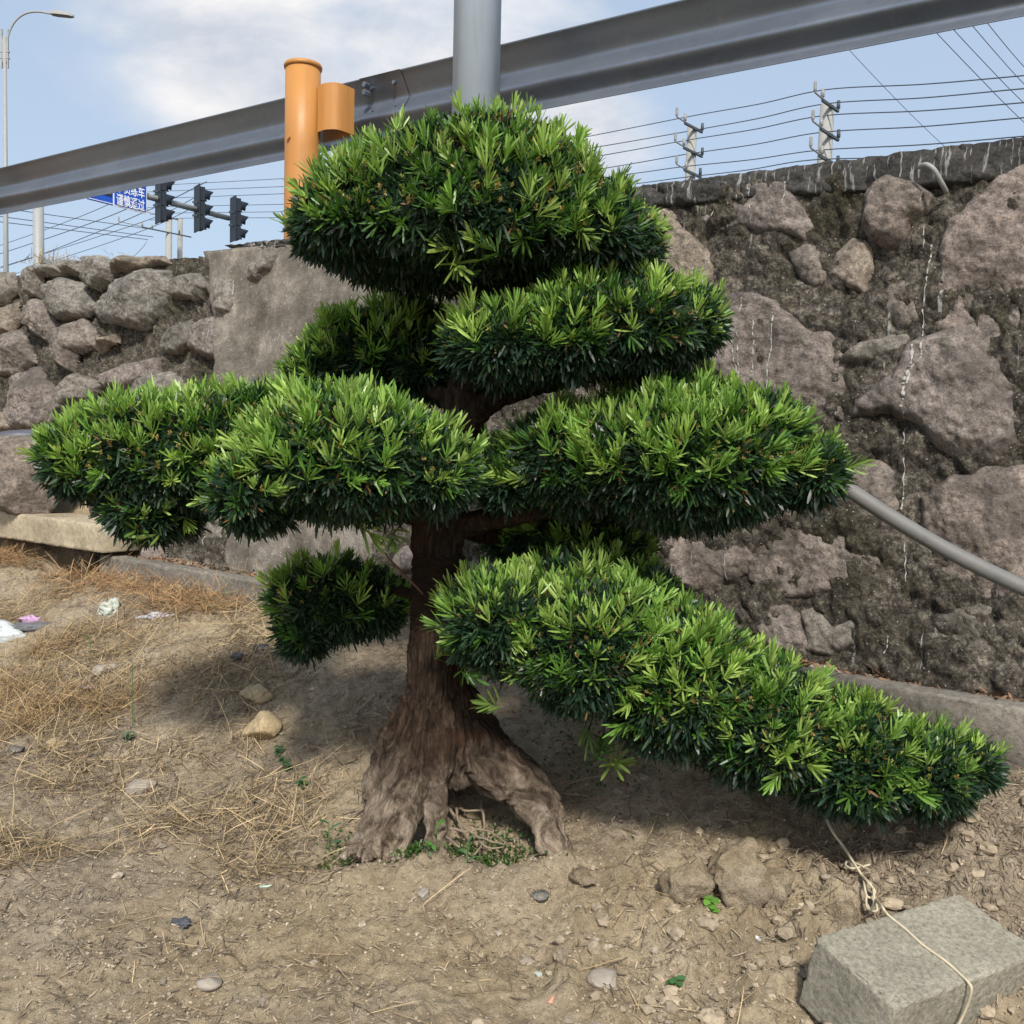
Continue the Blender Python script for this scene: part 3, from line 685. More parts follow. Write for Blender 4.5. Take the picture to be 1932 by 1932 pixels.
# ------------------------------------------------------------------ guard rail
RW = lambda s, dz, o=0: np.array([0, 5.30, 0])+DW*s+NW*o+np.array([0, 0, dz])
def rail_s(u, v):   # intersect rail plane
    d = ray(u, v); P0 = np.array([0, 5.30, 0]); k = ((P0-CAM)@NW)/(d@NW); P = CAM+d*k; return (P-P0)@DW, P[2]
sA, zA = rail_s(541, 187); sB, zB = rail_s(541, 298); sC, zC = rail_s(1003, 65); sD, zD = rail_s(1003, 204)
zt0 = .5*(zA-.02*sA+zC-.02*sC); zb0 = .5*(zB-.02*sB+zD-.02*sD); hR = zt0-zb0
gr = empty('guard_rail', 'long grey galvanised steel guard rail above the stone wall', 'guard rail')
pf = []   # profile seen from behind (offset towards the camera, height from the top 0..1)
dp = .095
key = [(0, 0), (-.02, .06), (-.05, .18), (-.075, .28), (-.084, .34), (-.076, .40), (-.050, .50), (-.026, .58), (-.018, .63), (-.028, .68), (-.055, .76), (-.072, .82), (-.068, .88), (-.045, .95), (-.03, 1)]
key = spline([(a, b, 0) for a, b in key], 3)[:, :2]
sv = np.linspace(-5.5, 16, 60); V = []; m = len(key)
for s in sv:
    for (o, t) in key: V.append(RW(s, zt0+.02*s-t*hR, o))
V2 = [v-NW*.006 for v in V]
q = [(i*m+j, i*m+j+1, (i+1)*m+j+1, (i+1)*m+j) for i in range(len(sv)-1) for j in range(m-1)]
nv = len(V); q2 = [(a+nv, d+nv, c+nv, b+nv) for a, b, c, d in q]
e = [(i*m, (i+1)*m, nv+(i+1)*m, nv+i*m) for i in range(len(sv)-1)]+[(i*m+m-1, nv+i*m+m-1, nv+(i+1)*m+m-1, (i+1)*m+m-1) for i in range(len(sv)-1)]
mb = MB(); mb.add(V+V2, q+q2+e); mb.build('beam', M['galv'], gr, True)
# posts with spacer blocks every 4 m
def rpost(P, label=None):
    """P: base point on the axis; orange tubular post with a folded spacer"""
    rp = .102; top = 1.46
    o = bpy.data.objects.new('post', None)
    mb = MB(); zz = np.array([-1.2, .4, 1.0, top]); mb.tube([P+np.array([0, 0, z]) for z in zz], rp, 40)
    po = mb.build('post', M['orange'], gr, True)
    mb = MB(); mb.tube([P+np.array([0, 0, top-.004]), P+np.array([0, 0, top+.010]), P+np.array([0, 0, top+.022]), P+np.array([0, 0, top+.026])], [rp+.006, rp+.009, rp+.004, rp*.7], 40); mb.build('post_cap', M['orange'], po, True)
    c = P+np.array([0, 0, top-.62]); mb = MB(); mb.tube([c+NW*rp*.9-DW*-.0+np.array([0, 0, .2]), c+NW*(rp+.014)+np.array([0, 0, .2])], .014, 6); mb.build('bolt', M['orange'], po)
    return po
pp = PY(572, 130, 5.86); base = np.array([pp[0], pp[1], 0]);
ztop = pp[2]; 
def post_at(B, zt_, first):
    B0 = np.array([B[0], B[1], zt_-1.46]); po = rpost(B0)
    # spacer: bent plate box from the post to the rail, open below
    zc = zt_-.02-.04; hs = .36
    c0 = B0-NW*.02; zt2 = zt_-.115; zb2 = zt2-.262
    prof = []
    A0 = B0-DW*.085+NW*.03; w = .185
    P2 = [B0-DW*.113-NW*.01, B0-DW*.17+NW*.0, B0-DW*.21-NW*.008, B0-DW*.245-NW*.03, B0-DW*.258-NW*.075, B0-DW*.258-NW*.16, B0-DW*.0-NW*.16]
    P2 = spline(P2[:6], 4).tolist()+[P2[6]]
    P2 = [np.array([p[0], p[1], 0]) for p in P2]; n = len(P2); V = []
    for z in (zt2, zb2):
        for p in P2: V.append(p+np.array([0, 0, z]))
    inn = [p+(np.array([B0[0], B0[1], 0])-DW*.13-NW*.03-p)*.06 for p in P2]
    for z in (zt2, zb2):
        for p in inn: V.append(p+np.array([0, 0, z]))
    q = []
    for i in range(n-1): q += [(i, i+1, n+i+1, n+i), (2*n+i, 3*n+i, 3*n+i+1, 2*n+i+1), (n+i, n+i+1, 3*n+i+1, 3*n+i)]
    mb = MB(); mb.add(V, q); 
    top_ = [p+np.array([0, 0, zt2]) for p in P2]; cc = np.mean(top_, 0); mb.add(top_+[cc], T=[(i, i+1, n) for i in range(n-1)]+[(n-1, 0, n)])
    mb.build('spacer_block', M['orange'], gr, True).data.polygons.foreach_set('use_smooth', [False]*(3*(n-1)+n))
post_at(base, ztop, True)
for ds in (-4.2, 4.2, 8.4):
    post_at(base+DW*ds, ztop+.02*ds, False)
# rail splice bolts seen beside the post
sx, zx = rail_s(692, 165); 
mb = MB()
for dz in (0, -.045):
    c = RW(sx, zx+dz+.012, .012); mb.tube([c-NW*.03, c+NW*.014], .017, 6)
mb.build('splice_bolt', M['galv'], gr)

V = []; sj = rail_s(750, 160)[0]
for s_ in (sj-.02, sj+.30):
    for (o_, t_) in key: V.append(RW(s_, zt0+.02*s_-t_*hR, o_+.006))
m_ = len(key); mb = MB(); mb.add(V, [(j, j+1, m_+j+1, m_+j) for j in range(m_-1)]); mb.build('lap_joint', M['galv'], gr, True)
for ds in (.05, .23):
    for t_ in (.14, .46, .72):
        o_ = float(np.interp(t_, key[:, 1], key[:, 0])); b = RW(sj+ds, zt0+.02*sj-t_*hR, o_); mb = MB(); mb.tube([b, b+NW*.022], .012, 6); mb.build('splice_bolt', M['galv'], gr)
# big grey sign pole rising through the frame
gp = PY(899, 120, 5.02)
lean = nrm(PY(905, 0, 5.02)-PY(897.5, 180, 5.02))
mb = MB(); mb.tube([np.array([gp[0], gp[1], 0])+np.array([0, 0, 1.6]), np.array([gp[0], gp[1], 9.5])], .118, 48)
o = mb.build('steel_pole', M['pole'], None, True); tag(o, 'thick light grey steel pole rising out of view behind the tree top', 'pole')

# ------------------------------------------------------------------ road furniture beyond the wall
AD = np.array([.553, .833, 0]); AF = np.array([.833, -.553, 0])
P1 = PY(306, 378, 22.0); armz = P1[2]
def arm_at(t): return P1+AD*t
tp = arm_at(-2.86)
sp = empty('signal_mast', 'pale grey mast with a horizontal arm carrying the traffic lights', 'mast')
mb = MB(); mb.tube([np.array([tp[0], tp[1], 1.5]), np.array([tp[0], tp[1], armz+.05])], [.115, .10], 20); mb.build('pole', M['palepole'], sp, True)
mb = MB(); mb.tube([arm_at(-2.95), arm_at(1.85)], [.075, .06], 14); mb.build('arm', M['palepole'], sp, True)
def signal(u, t, label, dv):
    c = arm_at(t); fz = nrm(np.array([.80, .60, 0])); fx = np.array([fz[1], -fz[0], 0]); up = np.array([0, 0, 1.])
    c = c-fz*.02+up*dv+fz*.10
    e = empty('traffic_light', label, 'traffic light', 'traffic lights on the mast arm'); tilt = .05
    mb = MB(); mb.box(c, fx, fz, up, .18, .012, .52); mb.build('backplate', M['dark'], e)
    mb = MB()
    for k in (-1, 0, 1):
        mb.box(c+fz*.075+up*k*.32, fx, fz, up, .145, .06, .152)
    mb.build('housing', M['dark'], e)
    for k in (1, 0, -1):
        cc = c+fz*.137+up*(k*.32)
        mb = MB(); mb.tube([cc, cc+fz*.012], .117, 20); le = mb.build('lens', M['lens'], e, True)
        # hood: open half tube, longer on top
        th = np.linspace(-.25*math.pi, 1.25*math.pi, 19); V = []
        for a in th:
            d = fx*math.cos(a)+up*math.sin(a); ln = .12+.11*max(0, math.sin(a)); V += [cc+d*.135, cc+d*.131+fz*ln-up*.02, cc+d*.122+fz*ln-up*.02, cc+d*.124]
        q = []
        for i in range(len(th)-1):
            for j in range(3): q.append((i*4+j, (i+1)*4+j, (i+1)*4+j+1, i*4+j+1))
        mb = MB(); mb.add(V, q); mb.build('visor', M['dark'], e, True)
    for dz in (.15, -.15):
        mb = MB(); mb.box(c-fz*.05+up*(dz-dv), fx, fz, up, .03, .05, .02); mb.build('bracket', M['iron'], e)
signal(308, -.20, 'dark traffic light nearest the blue sign, its top hidden by the guard rail', 0.0)
signal(383, .84, 'middle dark traffic light of the three on the arm', .02)
signal(450, 1.88, 'dark traffic light at the free end of the arm, nearest the orange post', .0)
# blue road sign
sg = empty('road_sign', 'blue road sign with white lettering and a yellow triangle under the guard rail', 'road sign')
def solve_t(u):
    ts = np.linspace(-3.4, 0, 400); us = []
    for t in ts:
        d = arm_at(t)-CAM; k = d@_fw; us.append(966+F*(d@_R)/k)
    return float(np.interp(u, us, ts))
tl, tm, tr_ = solve_t(158), solve_t(206), solve_t(270)
def zat(u, v, t):
    d = ray(u, v); Pp = arm_at(t); k = Pp[1]/d[1]; return (CAM+d*k)[2]
zb = zat(268, 405, tr_); ztp = zb+.98; cy = (zb+ztp)/2; AFo = AF*.12
def board(t0, t1, z0, z1, off, mat, name, th=.012, parent=sg):
    c = arm_at((t0+t1)/2)+AF*off; c[2] = (z0+z1)/2; mb = MB(); mb.box(c, AD, AF, (0, 0, 1), (t1-t0)/2, th, (z1-z0)/2); return mb.build(name, mat, parent)
board(tl, tm-.004, zb, ztp, .12, M['blue'], 'sign_panel'); board(tm, tr_, zb, ztp, .12, M['white'], 'sign_panel')
board(tm+.03, tr_-.03, zb+.035, ztp-.035, .137, M['blue'], 'panel_face', .008)
board(tl+.02, tm-.02, zb+.02, zb+.035, .136, M['white'], 'border_line', .004)
# yellow warning triangle
def flatpoly(pts, off, mat, name):
    V = []
    for o in (off, off+.006):
        for (t, z) in pts: p = arm_at(t)+AF*o; p[2] = z; V.append(p)
    n = len(pts); mb = MB(); mb.add(V, [(i, (i+1) % n, n+(i+1) % n, n+i) for i in range(n)], [(n, n+i, n+i+1) for i in range(1, n-1)]); mb.build(name, mat, sg)
t0, t1 = solve_t(181), solve_t(200); zz0 = zat(200, 369, t1)
flatpoly([(t0-.10, zz0-.03), (t1+.05, zz0-.03), ((t0+t1)/2-.02, zz0+.62)], .135, M['dark'], 'warning_border')
flatpoly([(t0-.02, zz0+.01), (t1, zz0+.01), ((t0+t1)/2-.02, zz0+.52)], .143, M['yellow'], 'warning_triangle')
def sign_text(body, tc, zc, size, sx=1.0):
    cu = bpy.data.curves.new('lettering', 'FONT'); cu.body = body; cu.size = size; cu.extrude = .003; cu.align_x = 'CENTER'; cu.align_y = 'CENTER'; cu.offset = .003
    to = bpy.data.objects.new('lettering', cu); COL.objects.link(to)
    p = arm_at(tc)+AF*.150; p[2] = zc
    to.matrix_world = Matrix([[AD[0], 0, AF[0], p[0]], [AD[1], 0, AF[1], p[1]], [0, 1, 0, p[2]], [0, 0, 0, 1]]) @ Matrix.Diagonal((sx, 1, 1, 1))
    bpy.context.view_layer.update(); dg = bpy.context.evaluated_depsgraph_get(); me = bpy.data.meshes.new_from_object(to.evaluated_get(dg)); mw = to.matrix_world.copy()
    bpy.data.objects.remove(to); o = bpy.data.objects.new('lettering', me); COL.objects.link(o); me.materials.clear(); me.materials.append(M['white']); me.transform(mw); o.parent = sg
tw = (tr_-tm); chh = .255
tc = (tm+tr_)/2; zl = zat(238, 385, tc)
sx_ = tw*.84/(4*chh)
sign_text('谨慎通过', tc, zl-.005, chh, sx_); sign_text('学员练车', tc, zl+.262, chh, sx_); sign_text('100', tc+tw*.22, zl+.53, chh*1.05, sx_*1.2)

# double arm street lamp at the far left
lp = empty('street_lamp', 'tall slim double arm street lamp at the left edge', 'street lamp')
LY = 33.; lb_ = PY(0, 500, LY); lt_ = PY(9, 70, LY); bx0 = PY(3, 300, LY)
mb = MB(); mb.tube([np.array([lt_[0]-.02, LY, 1.5]), np.array([lt_[0], LY, lt_[2]])], [.10, .055], 16); mb.build('pole', M['palepole'], lp, True)
for sgn in (1, -1):
    pts = []
    for (u, v) in [(12, 120), (14, 75), (25, 45), (45, 27), (70, 22), (97, 26)]:
        uu = 9+(u-9)*sgn; P = PY(uu, v if sgn == 1 else v-(u-9)*.045, LY); pts.append(P)
    mb = MB(); mb.tube(spline(pts, 6), .032, 10); mb.build('arm', M['palepole'], lp, True)
    h0, h1 = pts[-1], pts[-1]+np.array([.72*sgn, 0, -.06]); mb = MB(); V = []
    for t, w, hgt in ((0, .10, .07), (.25, .14, .10), (.8, .13, .07), (1, .06, .03)):
        c = h0*(1-t)+h1*t; V += [c+np.array([0, -w, -.03]), c+np.array([0, w, -.03]), c+np.array([0, w*.7, hgt]), c+np.array([0, -w*.7, hgt])]
    q = [(0, 1, 2, 3), (12, 15, 14, 13)]+[(k*4+j, k*4+(j+1) % 4, (k+1)*4+(j+1) % 4, (k+1)*4+j) for k in range(3) for j in range(4)]
    mb.add(V, q); mb.build('lamp_head', M['conc_pole'], lp)
mb = MB(); c = PY(9, 92, LY); 
for dx in (-.10, .10): mb.box(c+np.array([dx, 0, 0]), (1, 0, 0), (0, 1, 0), (0, 0, 1), .02, .03, .62)
mb.box(c+np.array([0, 0, -.3]), (1, 0, 0), (0, 1, 0), (0, 0, 1), .15, .04, .02); mb.box(c+np.array([0, 0, -.1]), (1, 0, 0), (0, 1, 0), (0, 0, 1), .15, .04, .02)
mb.build('bracket', M['palepole'], lp)

# utility poles with crossarms
def upole(u, vt, Y, wpx, label, arms, group='roadside utility poles'):
    P = PY(u, vt, Y); e = empty('utility_pole', label, 'utility pole', group); r = wpx/2/F*Y
    mb = MB(); mb.tube([np.array([P[0]-.1, P[1], 1.2]), P], [r*1.45, r], 16); mb.build('pole', M['conc_pole'], e, True)
    ax = nrm([.65, .76, 0])
    for (dv, half, ins) in arms:
        c = PY(u-dv*.02, vt+dv, Y)-np.array([0, .25, 0]); mb = MB(); mb.box(c, ax, np.cross(ax, (0, 0, 1)), (0, 0, 1), half, .03, .035); ar = mb.build('crossarm', M['iron'], e)
        for t in ins:
            b = c+ax*half*t; mb = MB(); mb.tube([b, b+np.array([0, 0, .06]), b+np.array([0, 0, .07]), b+np.array([0, 0, .27])], [.02, .02, .05, .042], 10); mb.build('insulator', M['porc'] if t < .5 else M['iron'], ar, True)
        mb = MB(); b1 = c+ax*-half*1.9; mb.tube([c, b1+np.array([0, 0, .06]), b1+np.array([0, 0, .12]), b1+np.array([0, 0, .32])], [.022, .022, .045, .04], 8); mb.build('bracket', M['porc'], ar)
    return P
upole(1561, 198, 26, 25, 'nearer and larger concrete utility pole right of the tree', [(8, .50, (-1, 1)), (62, .55, (-1, 1)), (112, .6, (-.8, .9))])
upole(1306, 240, 31, 18, 'smaller concrete utility pole between the tree and the larger pole', [(6, .52, (-1, 1)), (52, .55, (-1, 1)), (92, .5, (-.8, .9))])
upole(319, 404, 60, 11, 'far utility pole with insulators under the first traffic light', [(36, 1.6, (-1, -.6, .5)), (8, .7, (-.8,))], 'far utility poles behind the traffic lights')
upole(340, 412, 62, 9, 'far slim bare utility pole between the first and second traffic light', [], 'far utility poles behind the traffic lights')
# cables
def cable(pts, r, label, group='overhead power lines'):
    P = [PY(*p) for p in pts]; mb = MB(); mb.tube(spline(P, 10), r, 5); o = mb.build('power_line', M['wire'], None, True); tag(o, label, 'power line', group)
c2 = lambda x, y: (1003.5+x*.4806, y*.4806)
g1 = 'overhead power lines from the utility poles'
rr = [(355, 300, 0), (398, 352, 1), (445, 403, 2), (500, 462, 3), (568, 535, 4), (612, 596, 5)]
L1 = [(1155, 352), (1150, 408), (1140, 455), (1135, 520), (1125, 590), (1100, 628)]
R1 = [(1932, 297), (1932, 348), (1932, 403), (1932, 462), (1932, 535), (1932, 596)]
P2a = [(630, 455), (615, 515), (600, 552), (610, 605), (590, 655), (585, 698)]
LL = [(240, 532), (300, 570), (335, 600), (380, 645), (395, 682), (405, 722)]
ordn = ['topmost', 'second', 'third', 'fourth', 'fifth', 'lowest']
for k in range(6):
    a, b, c, d = LL[k], P2a[k], L1[k], R1[k]
    pts = [(*c2(a[0]-500, a[1]+(a[1]-b[1])/(b[0]-a[0])*480), 36), (*c2(*a), 33), (*c2(*b), 31), (*c2((b[0]+c[0])/2, (b[1]+c[1])/2+5), 28.5), (*c2(*c), 26), (*c2((c[0]+d[0])/2, (c[1]+d[1])/2+6), 23), (*c2(*d), 20.5), (*c2(d[0]+500, d[1]-42), 17)]
    cable(pts, .015, '%s of the power lines strung between the two right utility poles' % ordn[k], g1)
for k, (a, b) in enumerate([((1580, 120), (1932, 480)), ((1645, 105), (1932, 405)), ((1722, 92), (1932, 330)), ((1780, 80), (1932, 262)), ((1240, 190), (1620, 575))]):
    dx, dy = (b[0]-a[0]), (b[1]-a[1])
    cable([(*c2(a[0]-dx*.35, a[1]-dy*.38), 40), (*c2(*a), 40), (*c2((a[0]+b[0])/2+4, (a[1]+b[1])/2+(8 if k < 4 else 12)), 42), (*c2(*b), 44), (*c2(b[0]+dx, b[1]+dy*.9), 47)], .016 if k < 4 else .012,
          ['steep cable crossing the others, leftmost of four at the upper right', 'steep cable at the upper right, second from the left of four', 'steep cable at the upper right, third from the left of four', 'steep cable nearest the upper right corner', 'thin lone steep cable right of the larger utility pole'][k], 'steep cables in the sky')
c1 = lambda x, y: (x*.3361, y*.3361)
for k, (a, b) in enumerate([((950, 1037), (1640, 1000)), ((950, 1072), (1640, 1045)), ((950, 1112), (1640, 1085)), ((950, 1160), (1640, 1145)), ((1040, 1195), (1640, 1187)), ((1040, 1225), (1640, 1220))]):
    cable([(*c1(a[0]-200, a[1]+10), 60), (*c1(*a), 60), (*c1(*b), 48), (*c1(b[0]+400, b[1]-25), 44)], .016, '%s level power line behind the traffic lights, left of the orange post' % ['topmost', 'second', 'third', 'fourth', 'fifth', 'lowest'][k], 'level power lines behind the traffic lights')
for k, (a, b) in enumerate([((60, 1175), (870, 1290)), ((0, 1215), (860, 1330)), ((0, 1245), (830, 1345))]):
    cable([(*c1(a[0]-300, a[1]-40), 45), (*c1(*a), 48), (*c1(*b), 60)], .02, ['upper', 'middle', 'lower'][k]+' of three cables sloping down to the far utility pole', 'cables sloping down to the far pole')
for k, (a, b) in enumerate([((0, 1378), (560, 1170)), ((0, 1425), (660, 1195)), ((240, 1425), (900, 1150)), ((0, 1500), (870, 1220)), ((360, 1445), (900, 1255))]):
    cable([(*c1(a[0]-300, a[1]+100), 55), (*c1(*a), 55), (*c1((a[0]+b[0])/2, (a[1]+b[1])/2+6), 50), (*c1(*b), 46), (*c1(b[0]+260, b[1]-130), 42)], .02 if k in (1, 2) else .016, ['highest', 'second highest', 'third highest', 'fourth highest', 'lowest'][k]+' cable rising to the right under the guard rail', 'cables rising to the right')

# grey pipe prop on the right
pr = [PY(1500, 870, 2.95), PY(1590, 917, 2.92), PY(1680, 975, 2.86), PY(1800, 1045, 2.78), PY(1945, 1115, 2.68), PY(2180, 1215, 2.5)]
mb = MB(); mb.tube(spline(pr, 8), .0225, 20); o = mb.build('support_pipe', M['pipe'], None, True); tag(o, 'grey bent metal pipe slanting from the foliage to the right edge', 'pipe')
# white pipe stub near the wall top
a = [wpt(*W(1746, 334), .10), wpt(*W(1762, 336), .13), wpt(*W(1776, 345), .13), wpt(*W(1786, 362), .09), wpt(*W(1790, 370), .04)]
mb = MB(); mb.tube(spline(a, 6), [.009]*len(spline(a, 6)), 12); o = mb.build('drain_pipe', m_plain('weathered_pvc', (.28, .28, .27), .5, var=.15), None, True); tag(o, 'short curved white plastic pipe sticking out near the wall top', 'pipe')
SUNEL, SUNS, SKYS, CLO, EXPO = 44, 2.7, .15, 2.55, 0.72
# ------------------------------------------------------------------ the clipped tree
tree = empty('podocarpus_tree', 'cloud pruned podocarpus with flat green foliage pads and flared exposed roots', 'tree')
ZG = float(gh(TX, 2.95))
mb = MB()
def tb(pts, n=14, sub=5):
    """pts: (u, v, Y, width px)"""
    P = [PY(u, v, Y) for u, v, Y, w in pts]; R = [w/2/F*Y for u, v, Y, w in pts]
    S = spline(P, sub); Rr = spline([(r, 0, 0) for r in R], sub)[:, 0]; mb.tube(S, np.maximum(Rr, .003), n); return S
tb([(842, 1470, 3.05, 150), (838, 1400, 3.05, 168), (834, 1330, 3.05, 142), (824, 1260, 3.05, 112), (822, 1180, 3.05, 98), (825, 1080, 3.05, 96), (829, 1000, 3.05, 100), (840, 930, 3.06, 96), (860, 860, 3.08, 84), (876, 800, 3.09, 80), (880, 745, 3.10, 78), (882, 690, 3.11, 54), (885, 620, 3.12, 38), (887, 560, 3.12, 35), (889, 480, 3.12, 30), (893, 390, 3.12, 22)], 20)
# roots
tb([(815, 1385, 3.02, 110), (780, 1450, 2.97, 104), (748, 1515, 2.91, 98), (716, 1570, 2.86, 84), (680, 1625, 2.82, 50)], 16)
tb([(800, 1330, 3.06, 90), (752, 1400, 3.10, 72), (716, 1450, 3.12, 54), (704, 1520, 3.12, 50)], 12)
tb([(800, 1440, 2.95, 70), (775, 1520, 2.88, 66), (752, 1580, 2.83, 52), (740, 1630, 2.80, 34)], 12)
tb([(828, 1410, 2.98, 80), (822, 1490, 2.88, 50), (820, 1560, 2.81, 42), (824, 1640, 2.76, 46)], 14)
tb([(860, 1330, 3.05, 100), (905, 1410, 3.02, 112), (955, 1462, 2.98, 104), (1010, 1508, 2.93, 84), (1046, 1560, 2.87, 62), (1060, 1625, 2.83, 52)], 16)
tb([(850, 1380, 3.10, 100), (880, 1450, 3.2, 80), (900, 1520, 3.3, 60)], 12)
tb([(900, 1440, 3.0, 60), (960, 1500, 2.94, 50), (1015, 1545, 2.9, 40)], 10)
tb([(830, 1380, 3.12, 100), (800, 1440, 3.25, 70), (760, 1480, 3.35, 40)], 12)
for pts in ([(812, 1330, 2.99, 26), (790, 1400, 2.94, 34), (760, 1480, 2.89, 36), (728, 1560, 2.82, 30), (706, 1620, 2.78, 18)],
            [(826, 1340, 2.985, 26), (812, 1420, 2.93, 36), (792, 1500, 2.88, 34), (775, 1570, 2.82, 30), (762, 1625, 2.79, 18)],
            [(786, 1330, 3.02, 26), (752, 1400, 3.0, 36), (728, 1470, 2.96, 34), (700, 1540, 2.90, 30), (664, 1600, 2.84, 26), (640, 1618, 2.82, 12)],
            [(840, 1330, 2.98, 26), (836, 1400, 2.95, 32), (832, 1470, 2.89, 24), (830, 1560, 2.80, 18), (838, 1630, 2.76, 16)],
            [(856, 1320, 2.99, 26), (880, 1380, 2.97, 36), (930, 1430, 2.95, 34), (985, 1475, 2.92, 34), (1035, 1530, 2.87, 26), (1070, 1590, 2.82, 24), (1078, 1620, 2.8, 16)],
            [(880, 1340, 3.02, 40), (930, 1395, 3.02, 34), (985, 1440, 3.0, 34), (1040, 1495, 2.95, 26), (1066, 1550, 2.9, 18)],
            [(764, 1340, 3.08, 26), (724, 1410, 3.10, 32), (700, 1460, 3.1, 26), (690, 1510, 3.08, 22)],
            [(850, 1400, 2.95, 26), (890, 1450, 2.93, 28), (950, 1500, 2.90, 24), (1010, 1550, 2.86, 22), (1030, 1610, 2.82, 18)]): tb(pts, 8)
# main limbs
tb([(872, 830, 3.08, 60), (895, 785, 3.05, 52), (930, 755, 3.02, 42), (985, 738, 3.0, 34), (1060, 722, 2.98, 26), (1160, 690, 2.96, 18), (1240, 650, 2.95, 10)], 12)
tb([(868, 780, 3.10, 44), (840, 748, 3.2, 34), (790, 730, 3.35, 24), (720, 715, 3.48, 14)], 10)
tb([(835, 1000, 3.06, 60), (900, 985, 3.0, 44), (1000, 970, 2.97, 34), (1120, 950, 2.94, 26), (1300, 925, 2.92, 16), (1450, 905, 2.9, 10)], 12)
tb([(835, 985, 3.08, 50), (930, 1010, 3.2, 34), (1050, 1030, 3.35, 22), (1120, 1040, 3.4, 12)], 10)
tb([(828, 985, 3.04, 50), (770, 960, 2.95, 40), (690, 940, 2.84, 28), (600, 930, 2.8, 16)], 10)
tb([(826, 985, 3.08, 44), (740, 965, 3.14, 34), (600, 950, 3.18, 26), (440, 930, 3.2, 18), (300, 915, 3.2, 10)], 10)
tb([(815, 1130, 3.07, 26), (770, 1118, 3.14, 20), (720, 1116, 3.22, 16), (640, 1130, 3.3, 9)], 8)
tb([(835, 1200, 3.04, 60), (890, 1195, 2.95, 46), (1000, 1210, 2.86, 40), (1150, 1270, 2.8, 32), (1320, 1350, 2.78, 26), (1480, 1420, 2.74, 20), (1640, 1480, 2.7, 15), (1780, 1480, 2.68, 9)], 12)
# small side shoot under the left pads
P = [PY(700, 1005, 2.9), PY(730, 1040, 2.92), PY(765, 1085, 2.97), PY(800, 1110, 3.0)]
raw = mb.build('trunk', None, None, True)
md = raw.modifiers.new('r', 'REMESH'); md.mode = 'VOXEL'; md.voxel_size = .0048; md.use_smooth_shade = True
bpy.context.view_layer.update(); dg = bpy.context.evaluated_depsgraph_get(); me = bpy.data.meshes.new_from_object(raw.evaluated_get(dg))
bpy.data.objects.remove(raw)
nv = len(me.vertices); V = np.empty(nv*3, np.float32); me.vertices.foreach_get('co', V); V = V.reshape(-1, 3).astype(float)
# relax then carve the bark
E_ = np.empty(len(me.edges)*2, np.int32); me.edges.foreach_get('vertices', E_); E_ = E_.reshape(-1, 2); cnt = np.bincount(E_.ravel(), minlength=nv)[:, None]
for _ in range(5):
    A = np.zeros_like(V); np.add.at(A, E_[:, 0], V[E_[:, 1]]); np.add.at(A, E_[:, 1], V[E_[:, 0]]); V = .5*V+.5*A/np.maximum(cnt, 1)
me.vertices.foreach_set('co', V.astype(np.float32).ravel()); me.update(); N = np.empty(nv*3, np.float32); me.vertices.foreach_get('normal', N); N = N.reshape(-1, 3)
low = smooth((.85-V[:, 2])/.6)
ph = np.arctan2(V[:, 1]-3.06, V[:, 0]-TX); rad_ = np.hypot(V[:, 0]-TX, V[:, 1]-3.06); qf = np.stack([np.cos(ph)*.15, np.sin(ph)*.15, (V[:, 2]*.16-rad_*.16)], 1)
lw = smooth((1.0-V[:, 2])/.25)[:, None]; q = V*np.array([1, 1, .2])*(1-lw)+qf*lw; q = q+.016*np.stack([fbm(V*8, 2), fbm(V*8+30, 2), fbm(V*8+70, 2)], 1)
d = (.006+.006*low)*fbm(q*24, 3)+(.007+.007*low)*(.25-np.abs(fbm(q*44+9, 3)))+.010*low*fbm(V*7, 2)+(.003+.004*low)*fbm(q*95, 2)
V = V+N*d[:, None]; me.vertices.foreach_set('co', V.astype(np.float32).ravel()); me.update()
a_ = me.attributes.new('wc', 'FLOAT_VECTOR', 'POINT'); a_.data.foreach_set('vector', q.astype(np.float32).ravel())
me.name = 'trunk'; me.materials.clear(); me.materials.append(M['bark']); me.polygons.foreach_set('use_smooth', np.ones(len(me.polygons), bool))
o = bpy.data.objects.new('trunk', me); COL.objects.link(o); o.parent = tree

mb = MB(); mb.tube(spline([PY(700, 1012, 2.88), PY(722, 1040, 2.9), PY(757, 1078, 2.94), PY(790, 1112, 2.97), PY(806, 1130, 3.0)], 6), np.linspace(.0022, .004, 25), 6); mb.build('bare_twig', m_plain('red_brown_twig', (.13, .07, .045), .8), tree, True)
